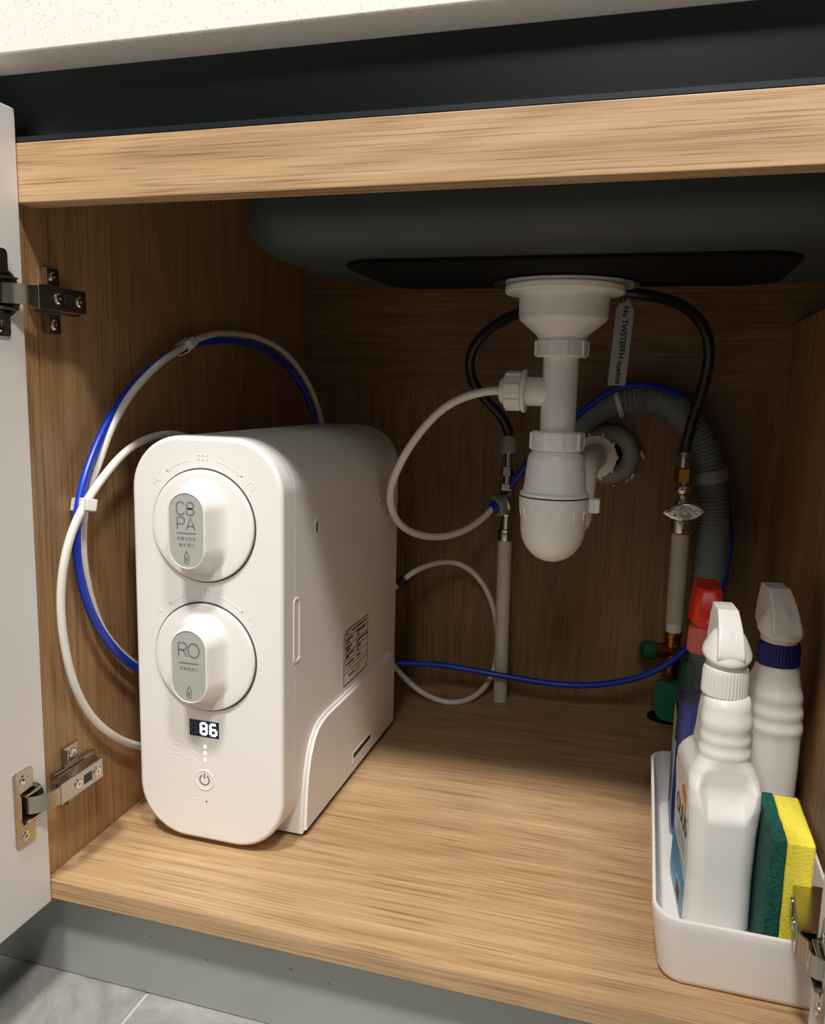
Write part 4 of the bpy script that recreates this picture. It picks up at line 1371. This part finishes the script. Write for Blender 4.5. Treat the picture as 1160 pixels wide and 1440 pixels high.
# front white bottle
B1X, B1Y = 0.5270, 0.133
b1 = thing('spray_bottle', 'front white spray bottle with white ribbed collar and head, beside the sponge', 'spray bottle', (B1X, B1Y, TRZ))
secs1 = [(TRZ, 0.0215, 0.043, 0.016, 0), (TRZ + .002, 0.0238, 0.0458, 0.018, 0), (0.012, 0.0245, 0.0470, 0.013, 0), (0.050, 0.0238, 0.0465, 0.013, 0), (0.085, 0.0245, 0.0465, 0.013, 0), (0.108, 0.0262, 0.0465, 0.014, 0), (0.120, 0.0262, 0.0450, 0.016, 0), (0.1265, 0.0250, 0.0420, 0.020, 0), (0.1315, 0.0222, 0.0375, 0.018, -0.001), (0.1350, 0.0196, 0.0335, 0.017, -0.002), (0.139, 0.0186, 0.0300, 0.0165, -0.004), (0.152, 0.0180, 0.0265, 0.016, -0.006), (0.170, 0.0178, 0.0235, 0.016, -0.008), (0.180, 0.0176, 0.0205, 0.016, -0.010), (0.1845, 0.0166, 0.0175, 0.0155, -0.0105), (0.1875, 0.0140, 0.0140, 0.0139, -0.0105)]
grip_bottle(b1, B1X, B1Y, secs1, [(0.1665, 0.0020, 0.0065), (0.1540, 0.0016, 0.0035), (0.1440, 0.0020, 0.0035), (0.1345, 0.0020, 0.0035)], (0.090, 0.122, 0.0205, 0.0345), M_btl)
NY = B1Y - 0.0105 - 0.014 + 0.014
NX1 = B1X - 0.0045
collar(b1, B1X - 0.002, B1Y - 0.0105, 0.1855, 0.2080, 0.0163, M_btl, 40)
trigger(b1, B1X - 0.002, B1Y - 0.0105, 0.2070, 0.2480, M_btl, 0.0168, 0.0098, 0.10, B1Y - 0.002, B1Y + 0.024, cr=0.0018)


def side_x(secs, cx, z, y, cy):
    """x of the -x face of a bottle at height z and depth y"""
    for a, b_ in zip(secs, secs[1:]):
        if a[0] <= z <= b_[0]:
            t = (z - a[0]) / (b_[0] - a[0])
            hw, hd, r, sy = [a[i] + (b_[i] - a[i]) * t for i in (1, 2, 3, 4)]
            r = min(r, hw, hd)
            dy = abs(y - cy - sy) - (hd - r)
            off = 0.0 if dy <= 0 else r - math.sqrt(max(0.0, r * r - dy * dy))
            return cx - hw + off
    return cx - secs[-1][1]


def decal(bm, secs, cx, cy, y0, y1, zlo, zhi, lift, ny=8, nz=14):
    """patch following the side of the bottle; zlo / zhi are functions of u in 0..1 along y"""
    grid = []
    for j in range(nz + 1):
        row = []
        for i in range(ny + 1):
            u = i / ny
            y = y0 + (y1 - y0) * u
            z = zlo(u) + (zhi(u) - zlo(u)) * j / nz
            row.append(bm.verts.new((side_x(secs, cx, z, y, cy) - lift, y, z)))
        grid.append(row)
    for j in range(nz):
        for i in range(ny):
            bm.faces.new((grid[j][i], grid[j][i + 1], grid[j + 1][i + 1], grid[j + 1][i]))


def decal_obj(name, secs, cx, cy, m, parent, patches, lift, label=None):
    bm = bmesh.new()
    for y0, y1, lo, hi in patches:
        f0 = lo if callable(lo) else (lambda u, c=lo: c)
        f1 = hi if callable(hi) else (lambda u, c=hi: c)
        decal(bm, secs, cx, cy, y0, y1, f0, f1, lift)
    return obj(name, bm, m, parent, label, smooth=60)


LBY0, LBY1 = B1Y - 0.036, B1Y + 0.034
decal_obj('paper_label', secs1, B1X, B1Y, M_lblw, b1, [(LBY0, LBY1, 0.008, 0.112)], 0.0003)
decal_obj('label_band', secs1, B1X, B1Y, M_lblb, b1, [(LBY0, LBY1, 0.008, lambda u: 0.040 + 0.012 * u)], 0.0005)
decal_obj('barcode_panel', secs1, B1X, B1Y, M_lblw, b1, [(LBY0 + 0.010, LBY0 + 0.034, 0.010, 0.030)], 0.0007)
decal_obj('barcode', secs1, B1X, B1Y, M_print, b1, [(LBY0 + 0.012 + 0.0026 * i, LBY0 + 0.0135 + 0.0026 * i, 0.013, 0.027) for i in range(8)], 0.0009)
decal_obj('orange_mark', secs1, B1X, B1Y, M_lblo, b1, [(LBY0 + 0.006, LBY0 + 0.030, lambda u: 0.105 - 0.012 * math.sin(PI * u), lambda u: 0.105 + 0.006 * math.sin(PI * u))], 0.0005)
decal_obj('yellow_mark', secs1, B1X, B1Y, M_lbly, b1, [(LBY0 + 0.006, LBY0 + 0.030, lambda u: 0.101 - 0.013 * math.sin(PI * u), lambda u: 0.101 + 0.002 * math.sin(PI * u))], 0.0006)
me = text_mesh('OUU5', 0.022, plane_mtx((0, B1Y - 0.004, 0.080), (0, -1, 0), (0, 0, 1)), 0.0, bold=0.0006, space=0.9)
for v in me.vertices:
    v.co.x = side_x(secs1, B1X, v.co.z, v.co.y, B1Y) - 0.0007
link('brand_lettering', me, M_lbln, b1, smooth=0)
decal_obj('small_print', secs1, B1X, B1Y, M_ink, b1, [(LBY0 + 0.008, LBY0 + 0.050, z, z + 0.0010) for z in (0.066, 0.061, 0.056, 0.047)], 0.0006)

b1.rotation_euler.z = math.radians(5)

# rear white bottle with navy collar
B2X, B2Y = 0.5790, 0.240
b2 = thing('spray_bottle', 'white spray bottle with a navy collar behind the sponge', 'spray bottle', (B2X, B2Y, TRZ))
secs2 = [(TRZ, 0.0145, 0.033, 0.0135, 0), (TRZ + .002, 0.0160, 0.0350, 0.0150, 0), (0.012, 0.0165, 0.0355, 0.0155, 0), (0.060, 0.0190, 0.0365, 0.017, 0), (0.090, 0.0198, 0.0365, 0.017, 0), (0.120, 0.0205, 0.0355, 0.018, 0), (0.142, 0.0200, 0.0320, 0.018, -0.001), (0.161, 0.0186, 0.0265, 0.0175, -0.003), (0.176, 0.0172, 0.0200, 0.0168, -0.006), (0.181, 0.0150, 0.0160, 0.0148, -0.007)]
grip_bottle(b2, B2X, B2Y, secs2, [(0.154, 0.0022, 0.006), (0.140, 0.0020, 0.005), (0.127, 0.0020, 0.005)], None, M_btl)
collar(b2, B2X, B2Y - 0.007, 0.1790, 0.2000, 0.0168, M_navy, 40)
trigger(b2, B2X, B2Y - 0.007, 0.1990, 0.2430, M_btl, 0.0175, 0.0120, 0.2, B2Y + 0.004, B2Y + 0.030, cr=0.0022)
decal_obj('paper_label', secs2, B2X, B2Y, M_lblp, b2, [(B2Y - 0.022, B2Y + 0.03, 0.02, 0.150)], 0.0003)

b2.rotation_euler.z = math.radians(9)

# red-topped clear bottle
B3X, B3Y = 0.5205, 0.257
b3 = thing('spray_bottle', 'clear spray bottle of blue liquid with a red head, behind the front white bottle', 'spray bottle', (B3X, B3Y, TRZ))
secs3 = [(TRZ, 0.0180, 0.034, 0.014, 0), (TRZ + .002, 0.0198, 0.0362, 0.016, 0), (0.012, 0.0205, 0.037, 0.016, 0), (0.110, 0.0205, 0.0365, 0.016, 0), (0.128, 0.0196, 0.033, 0.016, 0), (0.142, 0.0165, 0.0250, 0.0155, 0), (0.158, 0.0140, 0.0170, 0.0135, 0), (0.178, 0.0132, 0.0140, 0.013, 0)]
grip_bottle(b3, B3X, B3Y, secs3, [], None, M_clear)
secs3i = [(z + (0.001 if i == 0 else 0), hw - 0.0012, hd - 0.0012, r - 0.001, sy) for i, (z, hw, hd, r, sy) in enumerate(secs3) if z < 0.135]
bm = bmesh.new()
skin(bm, body_rings(B3X, B3Y, dense(secs3i, 0.004), 8))
obj('liquid', bm, M_liquid, b3, smooth=60)
collar(b3, B3X, B3Y, 0.176, 0.201, 0.0150, M_pink, 30)
trigger(b3, B3X, B3Y, 0.2000, 0.2360, M_red, 0.0152, 0.0138, 0.2, B3Y - 0.008, B3Y + 0.040, cr=0.0075)
decal_obj('paper_label', secs3, B3X, B3Y, M_lblp, b3, [(B3Y - 0.026, B3Y + 0.026, 0.016, 0.095)], 0.0003)
decal_obj('lime_label', secs3, B3X, B3Y, M_lblg, b3, [(B3Y - 0.020, B3Y + 0.026, 0.095, 0.118)], 0.0003)
decal_obj('navy_mark', secs3, B3X, B3Y, M_lbln, b3, [(B3Y - 0.020, B3Y + 0.020, lambda u: 0.045 - 0.02 * math.sin(PI * u), lambda u: 0.062 + 0.012 * math.sin(PI * u))], 0.0005)

# ------------------------------------------------------------------ sponge
sp = thing('sponge', 'yellow and dark green scouring sponge standing on end in the tray', 'sponge', (0.57, 0.085, TRZ))


def soft_block(name, lo, hi, bev, cuts, amp, m, seed):
    bm = bmesh.new()
    box(bm, lo, hi, bev, 2)
    bmesh.ops.subdivide_edges(bm, edges=[e for e in bm.edges if e.calc_length() > 0.01], cuts=cuts, use_grid_fill=True)
    rr = random.Random(seed)
    for v in bm.verts:
        v.co += Vector((rr.uniform(-amp, amp), rr.uniform(-amp, amp), rr.uniform(-amp, amp)))
    return obj(name, bm, m, sp, smooth=70)


soft_block('foam', (0.5662, 0.051, TRZ + 0.0004), (0.5846, 0.121, 0.1110), 0.0022, 8, 0.0002, M_yellow, 5)
soft_block('scouring_pad', (0.5562, 0.0505, TRZ + 0.0004), (0.5662, 0.1215, 0.1115), 0.0010, 10, 0.0004, M_scour, 6)
